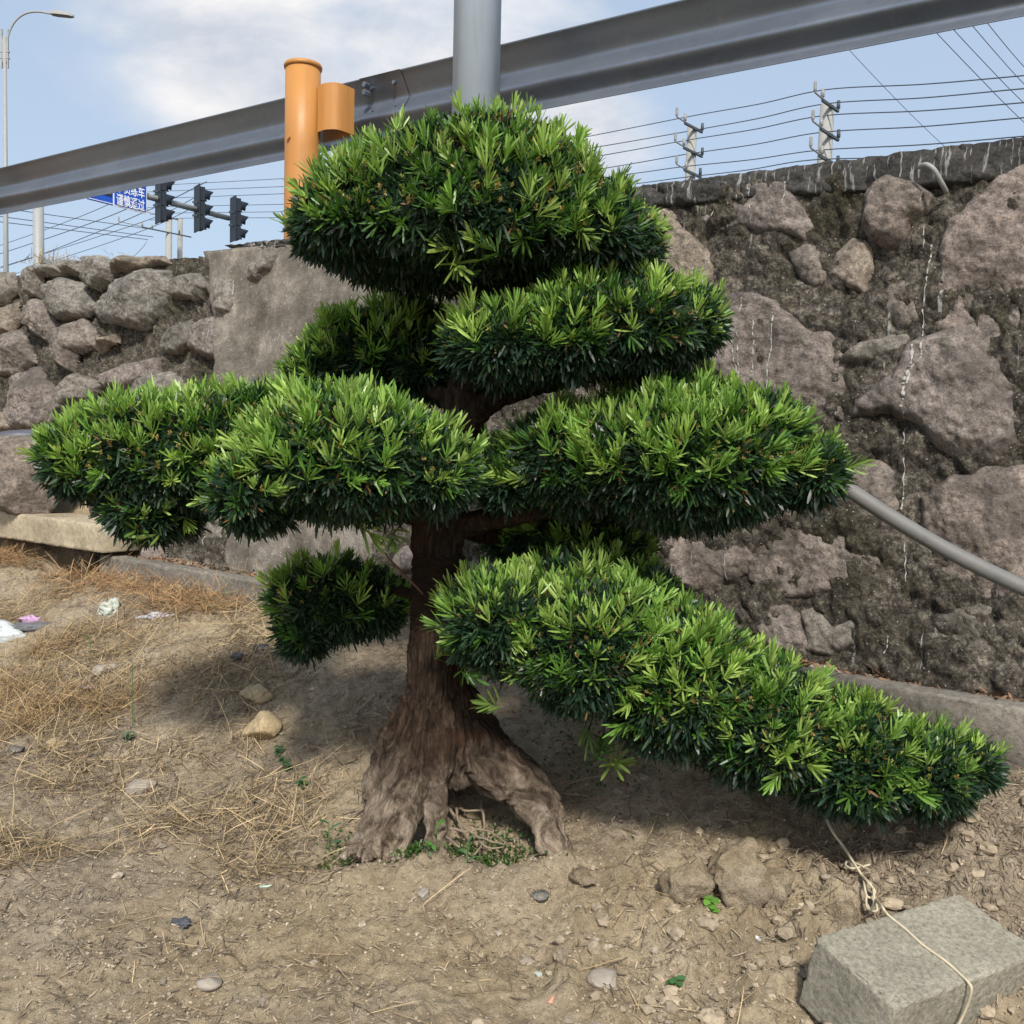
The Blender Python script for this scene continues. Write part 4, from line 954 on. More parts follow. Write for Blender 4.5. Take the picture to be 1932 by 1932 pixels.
# thin exposed roots
mroot = m_plain('fine_root', (.23, .18, .13), .9, var=.3, scale=30, bump=.5)
roots = [[(838, 1515), (870, 1552), (905, 1580), (950, 1592)], [(840, 1560), (875, 1568), (915, 1566), (955, 1590)], [(905, 1505), (912, 1540), (912, 1575), (908, 1600)],
         [(836, 1575), (870, 1600), (895, 1612), (915, 1585), (935, 1575)], [(850, 1520), (880, 1530), (915, 1528)], [(905, 1590), (925, 1600), (950, 1598)],
         [(715, 1490), (690, 1515), (655, 1530), (628, 1535)], [(700, 1520), (670, 1535), (640, 1560)], [(735, 1585), (728, 1610), (726, 1630)], [(1062, 1500), (1100, 1500), (1130, 1512)], [(1070, 1480), (1110, 1468), (1150, 1462)],
         [(860, 1500), (862, 1540), (880, 1575)], [(760, 1560), (765, 1590), (768, 1612)]]
for k, pts in enumerate(roots):
    P = []
    for j, (u, v) in enumerate(pts):
        g = on_ground(u, v); d_ = nrm(CAM-g); far = np.linalg.norm(g-CAM)
        P.append(g+d_*(.03 if k not in (0, 1, 2, 3, 4, 5, 11) else .10))
    mb = MB(); S = spline(P, 6); w = random.uniform(.0028, .005); S = S+.004*np.stack([fbm(S*40, 2), fbm(S*40+7, 2), fbm(S*40+19, 2)], 1)
    mb.tube(S, np.linspace(w*1.3, w*.5, len(S)), 7); mb.build('root', mroot, tree, True)

# ---------------- leaves
def leaves(B, D, Lg, Wd, bend, colr, tipc=None, side=None):
    """B base, D unit direction, Lg length, Wd width, bend vector (m); one narrow blade each: 8 verts, 3 quads"""
    n = len(B); ref = nrm(RNG.normal(size=(n, 3))) if side is None else side
    S = nrm(np.cross(D, ref)); secs = ((0, .42), (.30, .92), (.82, 1.0), (1.0, .34)); V = np.empty((n, 8, 3)); C = np.empty((n, 8, 3))
    for k, (t, w) in enumerate(secs):
        c = B+D*(Lg*t)[:, None]+bend*(t*t); V[:, 2*k] = c+S*(Wd*w/2)[:, None]; V[:, 2*k+1] = c-S*(Wd*w/2)[:, None]
        cc = colr*(1.0 if t > 0 else .85)
        if tipc is not None and k == 3: cc = tipc
        C[:, 2*k] = cc; C[:, 2*k+1] = cc
    f = np.array([[0, 1, 3, 2], [2, 3, 5, 4], [4, 5, 7, 6]]); Fq = (np.arange(n)[:, None, None]*8+f[None]).reshape(-1, 4)
    return V.reshape(-1, 3), Fq, C.reshape(-1, 3)
def shoots(P, A, nl, L0, L1, th0, th1, wid, c0, c1, stem=.03, cut=0.0, droop=0.0):
    """P positions, A axes. nl leaves per shoot, colours blended c0..c1 per shoot"""
    n = len(P); Vs = []; 
    sh = RNG.uniform(0, 1, n)**1.0; sc_l = RNG.uniform(.75, 1.15, n)
    ref = np.where(np.abs(A[:, 2:3]) < .9, np.array([[0, 0, 1.]]), np.array([[1., 0, 0]])); X = nrm(np.cross(A, ref)); Y = np.cross(A, X)
    j = np.arange(nl); t = (j+.5)/nl
    phi = j[None, :]*2.39996+RNG.uniform(0, 6.28, (n, 1))+RNG.normal(0, .25, (n, nl))
    th = th1+(th0-th1)*t[None, :]+RNG.normal(0, .13, (n, nl))
    Dv = A[:, None]*np.cos(th)[..., None]+(X[:, None]*np.cos(phi)[..., None]+Y[:, None]*np.sin(phi)[..., None])*np.sin(th)[..., None]
    B = P[:, None]+A[:, None]*(stem*(t[None, :]-.5)*sc_l[:, None])[..., None]
    Lg = (L0+(L1-L0)*RNG.uniform(0, 1, (n, nl)))*sc_l[:, None]*(1-.35*np.maximum(t-.7, 0)/.3)[None, :]
    Wd = wid*RNG.uniform(.8, 1.15, (n, nl))
    bend = (A[:, None]*.16-np.array([0, 0, 1.])*droop)*Lg[..., None]+RNG.normal(0, .05, (n, nl, 3))*Lg[..., None]
    c = c0+(c1-c0)*sh[:, None, None]; c = c*RNG.uniform(.78, 1.22, (n, nl, 1))*RNG.uniform(.72, 1.12, (n, 1, 1))
    tipc = np.broadcast_to(c, (n, nl, 3)).copy()
    if cut > 0:
        m = RNG.uniform(0, 1, (n, nl)) < cut; Lg = np.where(m, Lg*.55, Lg); tipc[m] = np.array([.30, .20, .09])
    side = np.broadcast_to(A[:, None], Dv.shape)+RNG.normal(0, .35, Dv.shape)
    return leaves(B.reshape(-1, 3), nrm(Dv.reshape(-1, 3)), Lg.ravel(), Wd.ravel(), bend.reshape(-1, 3), np.broadcast_to(c, (n, nl, 3)).reshape(-1, 3), tipc.reshape(-1, 3), nrm(side.reshape(-1, 3)+1e-5))
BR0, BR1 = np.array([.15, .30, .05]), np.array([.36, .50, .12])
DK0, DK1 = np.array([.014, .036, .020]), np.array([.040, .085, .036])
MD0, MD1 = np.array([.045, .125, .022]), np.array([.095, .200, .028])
def surf(lumps, dens, r0=1.0, r1=1.0, lowcut=-1):
    """points on the union of half ellipsoids; returns points and normals"""
    Ps = []; Ns = []
    for (c, rx, ry, hu, hd) in lumps:
        area = 2*math.pi*((rx*ry)**.8*2+(rx*(hu+hd)/2)**.8+(ry*(hu+hd)/2)**.8)/3*1.15; n = int(area*dens*2.2)
        D = nrm(RNG.normal(size=(n, 3))); hz = np.where(D[:, 2] > 0, hu, hd); sc3 = np.stack([np.full(n, rx), np.full(n, ry), hz], 1)
        N = nrm(D/sc3); w = np.linalg.norm(D/sc3, axis=1)*rx*ry*hz; w = w/np.max([rx*ry, rx*hu, ry*hu]); keep = RNG.uniform(0, 1, n) < w*.75
        D, N, sc3 = D[keep], N[keep], sc3[keep]
        rr = RNG.uniform(r0, r1, len(D)) if r1 > r0 else np.full(len(D), r0)
        P = c+D*sc3*rr[:, None]; P = P+N*(.016*fbm(P*9, 2)+.016*fbm(P*3.2+4, 1))[:, None]
        Ps.append(P); Ns.append(N)
    P = np.concatenate(Ps); N = np.concatenate(Ns); own = np.concatenate([np.full(len(x), k) for k, x in enumerate(Ps)])
    ok = np.ones(len(P), bool)
    for k, (c, rx, ry, hu, hd) in enumerate(lumps):
        d = P-c; hz = np.where(d[:, 2] > 0, hu, hd); e = (d[:, 0]/rx)**2+(d[:, 1]/ry)**2+(d[:, 2]/hz)**2
        ok &= (own == k) | (e > (.90*r0)**2)
    ok &= N[:, 2] > lowcut
    return P[ok], N[ok]
pads = {
 'A': [(890, 475, 3.12, 322, .46, 212, 42), (692, 452, 3.05, 145, .32, 128, 38), (1110, 490, 3.1, 140, .36, 128, 46), (900, 330, 3.08, 200, .30, 92, 40), (945, 480, 3.2, 290, .42, 90, 50)],
 'B': [(1180, 630, 2.95, 170, .26, 100, 68), (965, 668, 2.90, 132, .22, 92, 44), (1075, 650, 2.90, 120, .22, 98, 58), (1285, 610, 2.98, 78, .20, 62, 50), (1100, 600, 3.0, 110, .22, 80, 50), (1195, 565, 3.0, 90, .2, 40, 40)],
 'C': [(1290, 870, 2.90, 240, .33, 130, 125), (1075, 872, 2.98, 130, .24, 96, 95), (1520, 892, 2.86, 68, .18, 62, 50), (1270, 780, 3.0, 150, .24, 68, 60), (1400, 820, 2.9, 110, .24, 82, 80), (955, 905, 3.0, 58, .16, 52, 55)],
 'D': [(705, 690, 3.48, 145, .26, 105, 60), (770, 630, 3.55, 90, .2, 60, 40), (610, 715, 3.40, 75, .2, 70, 40), (800, 700, 3.40, 60, .18, 80, 55)],
 'E': [(330, 885, 3.2, 215, .32, 132, 85), (165, 880, 3.15, 78, .22, 82, 62), (430, 860, 3.2, 110, .26, 128, 90), (290, 960, 3.15, 100, .22, 60, 55), (500, 780, 3.25, 70, .2, 52, 60)],
 'F': [(660, 878, 2.78, 212, .32, 132, 102), (485, 935, 2.68, 82, .20, 82, 62), (640, 800, 2.86, 120, .24, 56, 60), (830, 900, 2.75, 78, .22, 90, 62)],
 'G': [(625, 1135, 3.3, 118, .20, 82, 66), (580, 1190, 3.26, 50, .14, 40, 40), (715, 1130, 3.28, 48, .12, 50, 66)],
 'H': [(950, 1175, 2.84, 125, .22, 85, 90), (1110, 1215, 2.80, 150, .28, 128, 120), (1280, 1290, 2.78, 150, .28, 145, 130), (1430, 1370, 2.75, 145, .27, 138, 105), (1590, 1430, 2.70, 130, .25, 120, 88), (1725, 1450, 2.67, 105, .22, 80, 62), (1815, 1438, 2.66, 62, .14, 42, 34), (1220, 1160, 2.92, 60, .14, 80, 60)],
 'I': [(1035, 1015, 3.34, 135, .24, 80, 62), (1125, 1050, 3.2, 105, .2, 95, 60), (1100, 1110, 3.0, 120, .2, 70, 50)],
}
padlab = {'A': 'dome shaped topmost foliage pad', 'B': 'foliage pad just under the topmost one, on the right', 'C': 'broad foliage pad on the right above the pipe', 'D': 'foliage pad behind the trunk on the left', 'E': 'foliage pad reaching furthest left', 'F': 'foliage pad in front on the left', 'G': 'small shaded foliage pad low on the left', 'H': 'lowest long foliage pad stretching right to the ground', 'I': 'dark shaded foliage pad behind the trunk on the right'}
dens = dict(A=1.0, B=1.0, C=1.0, D=1.0, E=1.0, F=1.0, G=.8, H=1.0, I=.8)
mtwig = m_plain('twig_bark', (.11, .075, .05), .9, var=.3, scale=40)
for key_, ls in pads.items():
    lumps = []
    for (u, v, Y, rx, ry, hu, hd) in ls:
        k = Y/F; s_ = .024; lumps.append((PY(u, v, Y), rx*k-s_, ry-.02, hu*k-s_, max(hd*k-s_*.6, .03)))
    Vs, Fs_, Cs = [], [], []; n0 = 0; dd = dens[key_]
    def put(r):
        global n0
        v, f, c = r; Vs.append(v); Fs_.append(f+n0); Cs.append(c); n0 += len(v)
    up = np.array([0, 0, 1.])
    # bright young shoots on the upper surface, in loose patches
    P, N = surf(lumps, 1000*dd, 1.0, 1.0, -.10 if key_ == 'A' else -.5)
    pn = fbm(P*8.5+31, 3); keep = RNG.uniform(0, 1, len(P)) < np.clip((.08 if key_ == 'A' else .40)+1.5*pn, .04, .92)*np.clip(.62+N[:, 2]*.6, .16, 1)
    P, N = P[keep], N[keep]
    # thin them to a minimum spacing
    sel = []; cell = {}
    for i in range(len(P)):
        kx = tuple(np.floor(P[i]/.047).astype(int))
        if kx in cell: continue
        cell[kx] = 1; sel.append(i)
    P, N = P[sel], N[sel]
    A_ = nrm(N*.62+up*.50+RNG.normal(0, .26, P.shape)); P = P+A_*RNG.uniform(.0, .034, (len(P), 1))
    h = len(P)*3//5
    bk = .80 if key_ == 'A' else 1.0
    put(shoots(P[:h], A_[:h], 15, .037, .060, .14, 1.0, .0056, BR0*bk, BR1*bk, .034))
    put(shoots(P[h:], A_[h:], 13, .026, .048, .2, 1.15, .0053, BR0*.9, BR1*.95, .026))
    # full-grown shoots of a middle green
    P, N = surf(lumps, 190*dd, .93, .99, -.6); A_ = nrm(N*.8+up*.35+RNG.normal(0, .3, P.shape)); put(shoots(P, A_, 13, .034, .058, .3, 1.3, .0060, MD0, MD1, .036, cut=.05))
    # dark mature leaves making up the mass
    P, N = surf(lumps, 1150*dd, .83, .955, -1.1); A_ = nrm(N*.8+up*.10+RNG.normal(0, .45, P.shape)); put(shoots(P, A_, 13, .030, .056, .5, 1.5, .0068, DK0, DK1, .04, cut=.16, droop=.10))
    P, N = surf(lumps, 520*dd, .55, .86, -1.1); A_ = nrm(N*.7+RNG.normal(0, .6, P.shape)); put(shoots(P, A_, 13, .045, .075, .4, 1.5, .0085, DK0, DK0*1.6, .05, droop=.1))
    # clusters of small yellow buds
    P, N = surf(lumps, 260*dd, 1.0, 1.02, .0); A_ = nrm(N*.6+up*.5+RNG.normal(0, .3, P.shape)); put(shoots(P+A_*.014, A_, 9, .005, .012, .2, 1.2, .0045, np.array([.26, .27, .06]), np.array([.36, .25, .09]), .012))
    # odd long shoots escaping the clipped outline, and hanging ones below
    P, N = surf(lumps, 26*dd, 1.0, 1.0, -.6); A_ = nrm(N*.7+up*.5+RNG.normal(0, .3, P.shape)); put(shoots(P+A_*.04, A_, 16, .034, .056, .15, .9, .0062, BR0, BR1, .05))
    P, N = surf(lumps, 30*dd, .95, 1.0, -.9); A_ = nrm(N+RNG.normal(0, .5, P.shape)); put(shoots(P, A_, 4, .02, .045, .3, 1.4, .006, np.array([.22, .15, .05]), np.array([.20, .08, .035]), .02))
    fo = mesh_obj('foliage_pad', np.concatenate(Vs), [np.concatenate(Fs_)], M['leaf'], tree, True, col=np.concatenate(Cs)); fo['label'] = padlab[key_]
    # twigs inside the pad
    mb = MB(); c0 = lumps[0][0]
    P, N = surf(lumps, 60, .75, .9, -1.1)
    cs_ = np.array([l[0] for l in lumps])
    for p_, n_ in list(zip(P, N))[:150]:
        k = np.argmin(np.linalg.norm(cs_-p_, axis=1)); a = cs_[k]-np.array([0, 0, lumps[k][4]*.7]); m_ = (a+p_)/2+RNG.normal(0, .02, 3)-np.array([0, 0, .02])
        mb.tube(spline([a, m_, p_], 3), np.linspace(.006, .0018, 7), 5, False)
    tw = mb.build('twigs', mtwig, fo, True)
# stray hanging sprigs under the top pad and the left pads
Pp = np.array([PY(*p) for p in [(862, 500, 2.78), (850, 470, 2.75), (900, 455, 2.72), (930, 470, 2.72), (985, 450, 2.74), (870, 520, 2.85), (690, 1000, 2.7), (740, 1010, 2.72), (1005, 440, 2.75), (1100, 440, 2.75), (560, 1215, 3.2), (290, 1010, 3.0), (260, 1000, 3.0), (1130, 1420, 2.75), (1160, 1440, 2.75), (830, 1235, 2.9), (1110, 1380, 2.75), (930, 1330, 2.72), (880, 1270, 2.72)]])
A_ = nrm(RNG.normal(0, .5, Pp.shape)+np.array([0, -.4, .1])); v, f, c = shoots(Pp, A_, 16, .05, .075, .3, 1.3, .008, MD0, BR1*.8, .06)
nvs = len(v)//len(Pp); nfs = len(f)//len(Pp)
for k, p_ in enumerate(Pp):
    sp_ = mesh_obj('sprig', v[k*nvs:(k+1)*nvs], [f[k*nfs:(k+1)*nfs]-k*nvs], M['leaf'], tree, True, col=c[k*nvs:(k+1)*nvs])
    mb = MB(); mb.tube(spline([p_, p_+np.array([.02, .08, .03]), p_+np.array([.03, .2, .06])], 3), .0022, 5, False); mb.build('stem', mtwig, sp_, True)

# ------------------------------------------------------------------ ground cover: litter, straw, gravel
def scatter(n, fn):
    """sample ground positions by perspective-friendly density: fn(x, y) is the keep probability"""
    y = 1.7+(7.2-1.7)*RNG.uniform(0, 1, n*4)**1.25; x = RNG.uniform(-1, 1, n*4)*(.62*y+.15)
    k = (RNG.uniform(0, 1, n*4) < fn(x, y)) & (kerbq(x, y) > .02); x, y = x[k][:n], y[k][:n]; return x, y
def strips(x, y, L0, L1, W0_, W1_, c0, c1, lift, curl, elev=.0, lay=None):
    n = len(x); z = gh(x, y); a = RNG.uniform(0, 2*math.pi, n) if lay is None else lay+RNG.normal(0, .7, n); el = np.abs(RNG.normal(0, 1, n))*elev
    D = np.stack([np.cos(a)*np.cos(el), np.sin(a)*np.cos(el), np.sin(el)], 1); Lg = RNG.uniform(L0, L1, n); Wd = RNG.uniform(W0_, W1_, n)
    B = np.stack([x, y, z+RNG.uniform(0, lift, n)], 1)
    bend = np.stack([RNG.normal(0, 1, n), RNG.normal(0, 1, n), RNG.normal(.1, .35, n)], 1)*curl*Lg[:, None]
    # lay the strip on the slope: far end follows the ground
    e = B+D*Lg[:, None]; ge = gh(e[:, 0], e[:, 1])+np.sin(el)*Lg+.003; D[:, 2] += (ge-e[:, 2])/Lg*1.0; D = nrm(D)
    side = nrm(np.stack([RNG.normal(0, .5, n), RNG.normal(0, .5, n), np.ones(n)], 1))
    t = RNG.uniform(0, 1, (n, 1)); c = (c0+(c1-c0)*t)*RNG.uniform(.7, 1.25, (n, 1))
    return leaves(B, D, Lg, Wd, bend, c, None, side)
def join(parts):
    Vs, Fs_, Cs = [], [], []; n0 = 0
    for v, f, c in parts: Vs.append(v); Fs_.append(f+n0); Cs.append(c); n0 += len(v)
    return np.concatenate(Vs), [np.concatenate(Fs_)], np.concatenate(Cs)
def patch(x, y, s=3., o=0): return fbm(xyz(x, y, o)*s, 3)
leftness = lambda x, y: smooth((-x-.35*(y-2)*.6)/1.0)
dens_l = lambda x, y: np.clip(.45+.9*patch(x, y, 2.6, 3)+.35*smooth((y-2.7)/.8), .05, 1)
gr0, gr1 = np.array([.13, .10, .072]), np.array([.42, .335, .24])
x, y = scatter(20000, dens_l); p1 = strips(x, y, .006, .028, .0014, .0040, gr0, gr1, .004, .28, .12)
x, y = scatter(5000, lambda x, y: np.clip(patch(x, y, 3.5, 8)*2.2, 0, 1)); p2 = strips(x, y, .012, .045, .002, .0045, gr0*.6, gr1*.75, .014, .35, .3)
x = RNG.normal(1.15, .38, 5000); y = RNG.normal(2.75, .32, 5000); k = kerbq(x, y) > .03; p3 = strips(x[k], y[k], .012, .045, .0018, .0042, gr0*.6, gr1*.8, .016, .3, .25)
V, Fq, C = join([p1, p2, p3]); tag(mesh_obj('leaf_litter', V, Fq, M['litter'], None, True, col=C), kind='stuff')
st0, st1 = np.array([.26, .18, .095]), np.array([.58, .44, .25])
strawd = lambda x, y: smooth((-x-.38-.10*np.maximum(0, 3.0-y)*3)/.5)*np.clip(.35+1.9*patch(x, y, 1.9, 5), .0, 1)*smooth((y-2.55)/.5)
x, y = scatter(24000, strawd); s1_ = strips(x, y, .03, .13, .0014, .0034, st0*.45, st1, .02, .35, .22)
x, y = scatter(11000, lambda x, y: strawd(x, y)*np.clip(patch(x, y, 3.2, 77)*3, 0, 1)); s2_ = strips(x, y, .06, .18, .0016, .0034, st0*.6, st1, .05, .5, .5)
# a ribbon of orange-brown runners against the kerb and slab
t = RNG.uniform(0, 1, 2600); sx_s = np.where(t < .62, 1.6+t*2.6, 3.62+(t-.62)*2); qq = np.abs(RNG.normal(.16, .10, 2600))+.03; px_ = np.array([0, 4.2])[None]+DW[None, :2]*sx_s[:, None]+NW[None, :2]*qq[:, None]
s3_ = strips(px_[:, 0], px_[:, 1], .05, .15, .0018, .0034, np.array([.24, .13, .06]), np.array([.46, .29, .14]), .05, .45, .5)
x, y = scatter(900, lambda x, y: np.clip(.3+patch(x, y, 2, 4), 0, 1)); s4_ = strips(x, y, .05, .16, .0014, .0026, st0, st1, .01, .25, .1)
x, y = scatter(26000, lambda x, y: np.clip(strawd(x, y)+.6*smooth((y-3.1)/.5)*np.clip(.5+patch(x, y, 2.2, 9), 0, 1), 0, 1)); s5_ = strips(x, y, .015, .07, .0014, .0034, np.array([.07, .05, .035]), np.array([.24, .18, .12]), .012, .35, .2)
tx_, ty_ = [], []
for (u, v, m_) in [(10, 1320, 260), (60, 1345, 260), (120, 1335, 240), (180, 1355, 240), (230, 1330, 200), (40, 1385, 200), (20, 1290, 160), (300, 1310, 90), (110, 1225, 200), (200, 1195, 180), (60, 1235, 160), (260, 1215, 140), (10, 1180, 120), (300, 1150, 90), (430, 1130, 110), (400, 1145, 80)]:
    g_ = on_ground(u, v); tx_.append(RNG.normal(g_[0], .085, m_)); ty_.append(RNG.normal(g_[1], .06, m_))
tx_ = np.concatenate(tx_); ty_ = np.concatenate(ty_); s6_ = strips(tx_, ty_, .05, .15, .0014, .003, np.array([.15, .095, .05]), np.array([.47, .335, .17]), .03, .5, .55)
V, Fq, C = join([s1_, s2_, s3_, s4_, s5_, s6_]); tag(mesh_obj('dry_grass', V, Fq, M['litter'], None, True, col=C), kind='stuff')
# leaves lying in the strip between kerb and wall
n = 1500; sx_s = RNG.uniform(-2.2, 3.0, n); qq = RNG.uniform(-.22, -.10, n); px_ = np.array([0, 4.2])[None]+DW[None, :2]*sx_s[:, None]+NW[None, :2]*qq[:, None]
r1_ = strips(px_[:, 0], px_[:, 1], .015, .05, .004, .014, np.array([.14, .085, .05]), np.array([.34, .20, .12]), .03, .4, .3)
V, Fq, C = join([r1_]); tag(mesh_obj('gutter_leaves', V, Fq, M['litter'], None, True, col=C), kind='stuff')
# gravel
bm = bmesh.new(); bmesh.ops.create_icosphere(bm, subdivisions=1, radius=1); IV0 = np.array([v.co[:] for v in bm.verts]); IF0 = np.array([[v.index for v in f.verts] for f in bm.faces]); bm.free()
bm = bmesh.new(); bmesh.ops.create_icosphere(bm, subdivisions=2, radius=1); IV2 = np.array([v.co[:] for v in bm.verts]); IF2 = np.array([[v.index for v in f.verts] for f in bm.faces]); bm.free()
def pebbles(x, y, r, name, c0, c1, z=None, up_=.25):
    IV, IF = (IV0, IF0) if len(x) > 3000 else (IV2, IF2)
    n = len(x); z = gh(x, y) if z is None else z; s = RNG.uniform(.6, 1.3, (n, 1, 3))*r[:, None, None]*np.array([1, 1, .7]); a = RNG.uniform(0, 6.28, n); ca, sa = np.cos(a), np.sin(a)
    P = IV[None]*(1+.45*fbm(IV[None]*1.3+RNG.uniform(0, 90, (n, 1, 1)), 2)[..., None]) if len(IV) > 20 else IV[None]*(1+RNG.uniform(-.22, .22, (n, len(IV), 1))); P = P*s; X = P[..., 0]*ca[:, None]-P[..., 1]*sa[:, None]; Y = P[..., 0]*sa[:, None]+P[..., 1]*ca[:, None]
    V = np.stack([X+x[:, None], Y+y[:, None], P[..., 2]+(z+r*up_)[:, None]], -1).reshape(-1, 3); Fq = (IF[None]+np.arange(n)[:, None, None]*len(IV)).reshape(-1, 3)
    C = np.repeat((c0+(c1-c0)*RNG.uniform(0, 1, (n, 1)))*RNG.uniform(.75, 1.2, (n, 1)), len(IV), 0); return V, Fq, C
x, y = scatter(32000, lambda x, y: np.clip(.5+.6*patch(x, y, 2, 1), .1, 1)); r = .0012+.0048*RNG.uniform(0, 1, len(x))**2
a1 = pebbles(x, y, r, '', np.array([.20, .16, .11]), np.array([.42, .35, .255]))
x, y = scatter(330, lambda x, y: np.ones_like(x)*.7); r = .005+.011*RNG.uniform(0, 1, len(x))**2.5; a2 = pebbles(x, y, r, '', np.array([.20, .165, .125]), np.array([.38, .325, .25]))
rt = lambda x, y: smooth((x+.2)/1.0)*smooth((3.0-y)/.5); x, y = scatter(1700, rt); r = .006+.022*RNG.uniform(0, 1, len(x))**2.5; a3 = pebbles(x, y, r, '', np.array([.26, .21, .15]), np.array([.38, .31, .22]))
n = 400; sx_s = RNG.uniform(-2.2, 6, n); qq = RNG.uniform(-.24, -.10, n); px_ = np.array([0, 4.2])[None]+DW[None, :2]*sx_s[:, None]+NW[None, :2]*qq[:, None]
a4 = pebbles(px_[:, 0], px_[:, 1], RNG.uniform(.003, .014, n), '', np.array([.2, .18, .15]), np.array([.5, .47, .42]))
V, Fq, C = join([a1, a2, a3, a4]); tag(mesh_obj('gravel', V, Fq, M['gravel'], None, False, col=C), kind='stuff')
# moss and clover around the roots
n = 2600; an = RNG.uniform(0, 6.28, n); 
cx = np.concatenate([RNG.normal(TX-.045, .035, 500), RNG.normal(TX+.16, .07, 900), RNG.normal(TX-.24, .06, 500), RNG.normal(TX+.55, .2, 700)]); cy = np.concatenate([RNG.normal(2.80, .03, 500), RNG.normal(2.90, .06, 900), RNG.normal(2.96, .07, 500), RNG.normal(3.3, .15, 700)])
B = np.stack([cx, cy, gh(cx, cy)+RNG.uniform(0, .03, n)], 1); D = nrm(np.stack([np.cos(an), np.sin(an), RNG.uniform(.2, 1.5, n)], 1))
v, f, c = leaves(B, D, RNG.uniform(.006, .016, n), RNG.uniform(.004, .009, n), 0*B, np.array([.03, .065, .015])+RNG.uniform(0, 1, (n, 1))*np.array([.05, .09, .02]))
tag(mesh_obj('moss', v, [f], M['leaf'], None, True, col=c), kind='stuff')

# ------------------------------------------------------------------ weeds
def weed(u, v, label, hgt=.1, nl=6, ll=.05, lw=.008, colr=(.05, .14, .04), kind='grass', lean=(0, 0)):
    g = on_ground(u, v); e = empty('weed_seedling', label, 'weed'); c = np.array(colr)
    S = spline([g-np.array([0, 0, .01]), g+np.array([lean[0]*.4, lean[1], hgt*.5]), g+np.array([lean[0], lean[1], hgt])], 4)
    mb = MB(); mb.tube(S, .0016, 5, False); st = mb.build('stem', mroot if kind == 'dry' else M['weedstem'], e, True)
    t = np.linspace(.25, 1, nl); B = np.array([S[int(round(k*(len(S)-1)))] for k in t]); a = np.arange(nl)*2.4+random.uniform(0, 6)
    el = .9 if kind == 'grass' else .35; D = nrm(np.stack([np.cos(a), np.sin(a)*.7, np.full(nl, el)], 1))
    vv, f, cc = leaves(B, D, ll*RNG.uniform(.7, 1.1, nl), np.full(nl, lw), np.array([0, 0, -.35])*ll+0*B, c*RNG.uniform(.8, 1.2, (nl, 1)), None, np.tile([0., -.5, 1.], (nl, 1)))
    mesh_obj('leaves', vv, [f], M['leaf'], e, True, col=cc)
M['weedstem'] = m_plain('weed_stem', (.10, .17, .05), .6)
weed(620, 1605, 'thin grass seedling left of the left root', .085, 5, .06, .007, (.04, .13, .05))
weed(822, 1618, 'upright grass blade growing in front of the centre root', .09, 3, .055, .011, (.06, .17, .03))
weed(880, 1632, 'small grass sprout between the centre root and the right root', .06, 4, .045, .006, (.05, .13, .05))
weed(1340, 1720, 'bright round leaved seedling in front of the large clod', .035, 7, .028, .02, (.12, .27, .04), 'broad')
weed(1275, 1868, 'small dark leafy weed in the foreground', .03, 8, .025, .014, (.05, .13, .045), 'broad')
weed(548, 1455, 'lower leafy sprig of clover left of the roots', .05, 9, .026, .016, (.05, .13, .045), 'broad', (-.03, 0))
weed(568, 1490, 'leafy sprig nearest the trunk left of the roots', .04, 8, .024, .015, (.055, .14, .045), 'broad')
weed(525, 1428, 'upper leafy sprig left of the roots', .04, 8, .026, .016, (.05, .12, .045), 'broad')
weed(250, 1370, 'tall thin dry stemmed weed standing in the straw', .26, 5, .05, .004, (.13, .14, .05))
weed(167, 1425, 'single long straw stalk leaning forward in the straw', .19, 2, .06, .004, (.30, .2, .09), 'dry', (-.01, -.03))
weed(400, 1160, 'thin pale green stalk arching over the straw', .16, 3, .07, .005, (.16, .2, .12), 'grass', (.1, 0))
weed(170, 1240, 'short green blade standing in the straw', .09, 3, .05, .008, (.05, .13, .03))
weed(242, 1400, 'low dusty leafy weed in the straw', .04, 12, .03, .013, (.10, .14, .09), 'broad')
# dry weeds on the wall top
def wtuft(u, v, label, n, h_):
    P = wpt(*W(u, v), -.06); a = RNG.uniform(0, 6.28, n); el = RNG.uniform(.15, 1.4, n); D = np.stack([np.cos(a)*np.cos(el), np.sin(a)*np.cos(el), np.sin(el)], 1)
    B = P+np.stack([RNG.normal(0, .07, n), RNG.normal(0, .03, n), np.zeros(n)], 1)
    vv, f, c = leaves(B, D, RNG.uniform(.4, 1, n)*h_, np.full(n, .004), RNG.normal(0, .3, (n, 3))*h_, np.array([.36, .29, .20])*RNG.uniform(.6, 1.2, (n, 1)))
    tag(mesh_obj('dry_weed', vv, [f], M['litter'], None, True, col=c), label, 'weed')
wtuft(78, 494, 'tangled dry weed tuft on the wall top around the mast foot', 130, .11)
wtuft(205, 480, 'few bare dry stalks on the wall top right of the mast foot', 9, .16)
wtuft(130, 492, 'small dry tuft on the wall top just right of the mast foot', 40, .07)
# plant growing behind the wall below the first traffic light
# ------------------------------------------------------------------ rubbish
mbag = m_plain('pale_film', (.46, .50, .50), .35, var=.12, scale=30, bump=.5); mgrey_ = m_plain('grey_cloth', (.13, .13, .14), .85, var=.3, scale=40, bump=.5); mpur = m_plain('mauve_wrapper', (.42, .26, .40), .5, var=.2, scale=40)
mfoil = m_plain('grey_crumpled_paper', (.50, .49, .52), .8, var=.3, scale=60, bump=.8)
def crumple(u, v, rx, ry, rz, mat, label, name, cat, seed, rot=0, lift=.3, amp=.35):
    P = on_ground(u, v); o = rock(name, P+np.array([0, 0, rz*lift]), (rx, ry, rz), seed, mat, label, cat, flat=1, rot=rot, facets=14, rough=amp, sub=4); return o
crumple(8, 1202, .12, .07, .055, mbag, 'crumpled white plastic packet at the left edge', 'plastic_packet', 'packet', 61, amp=.12)
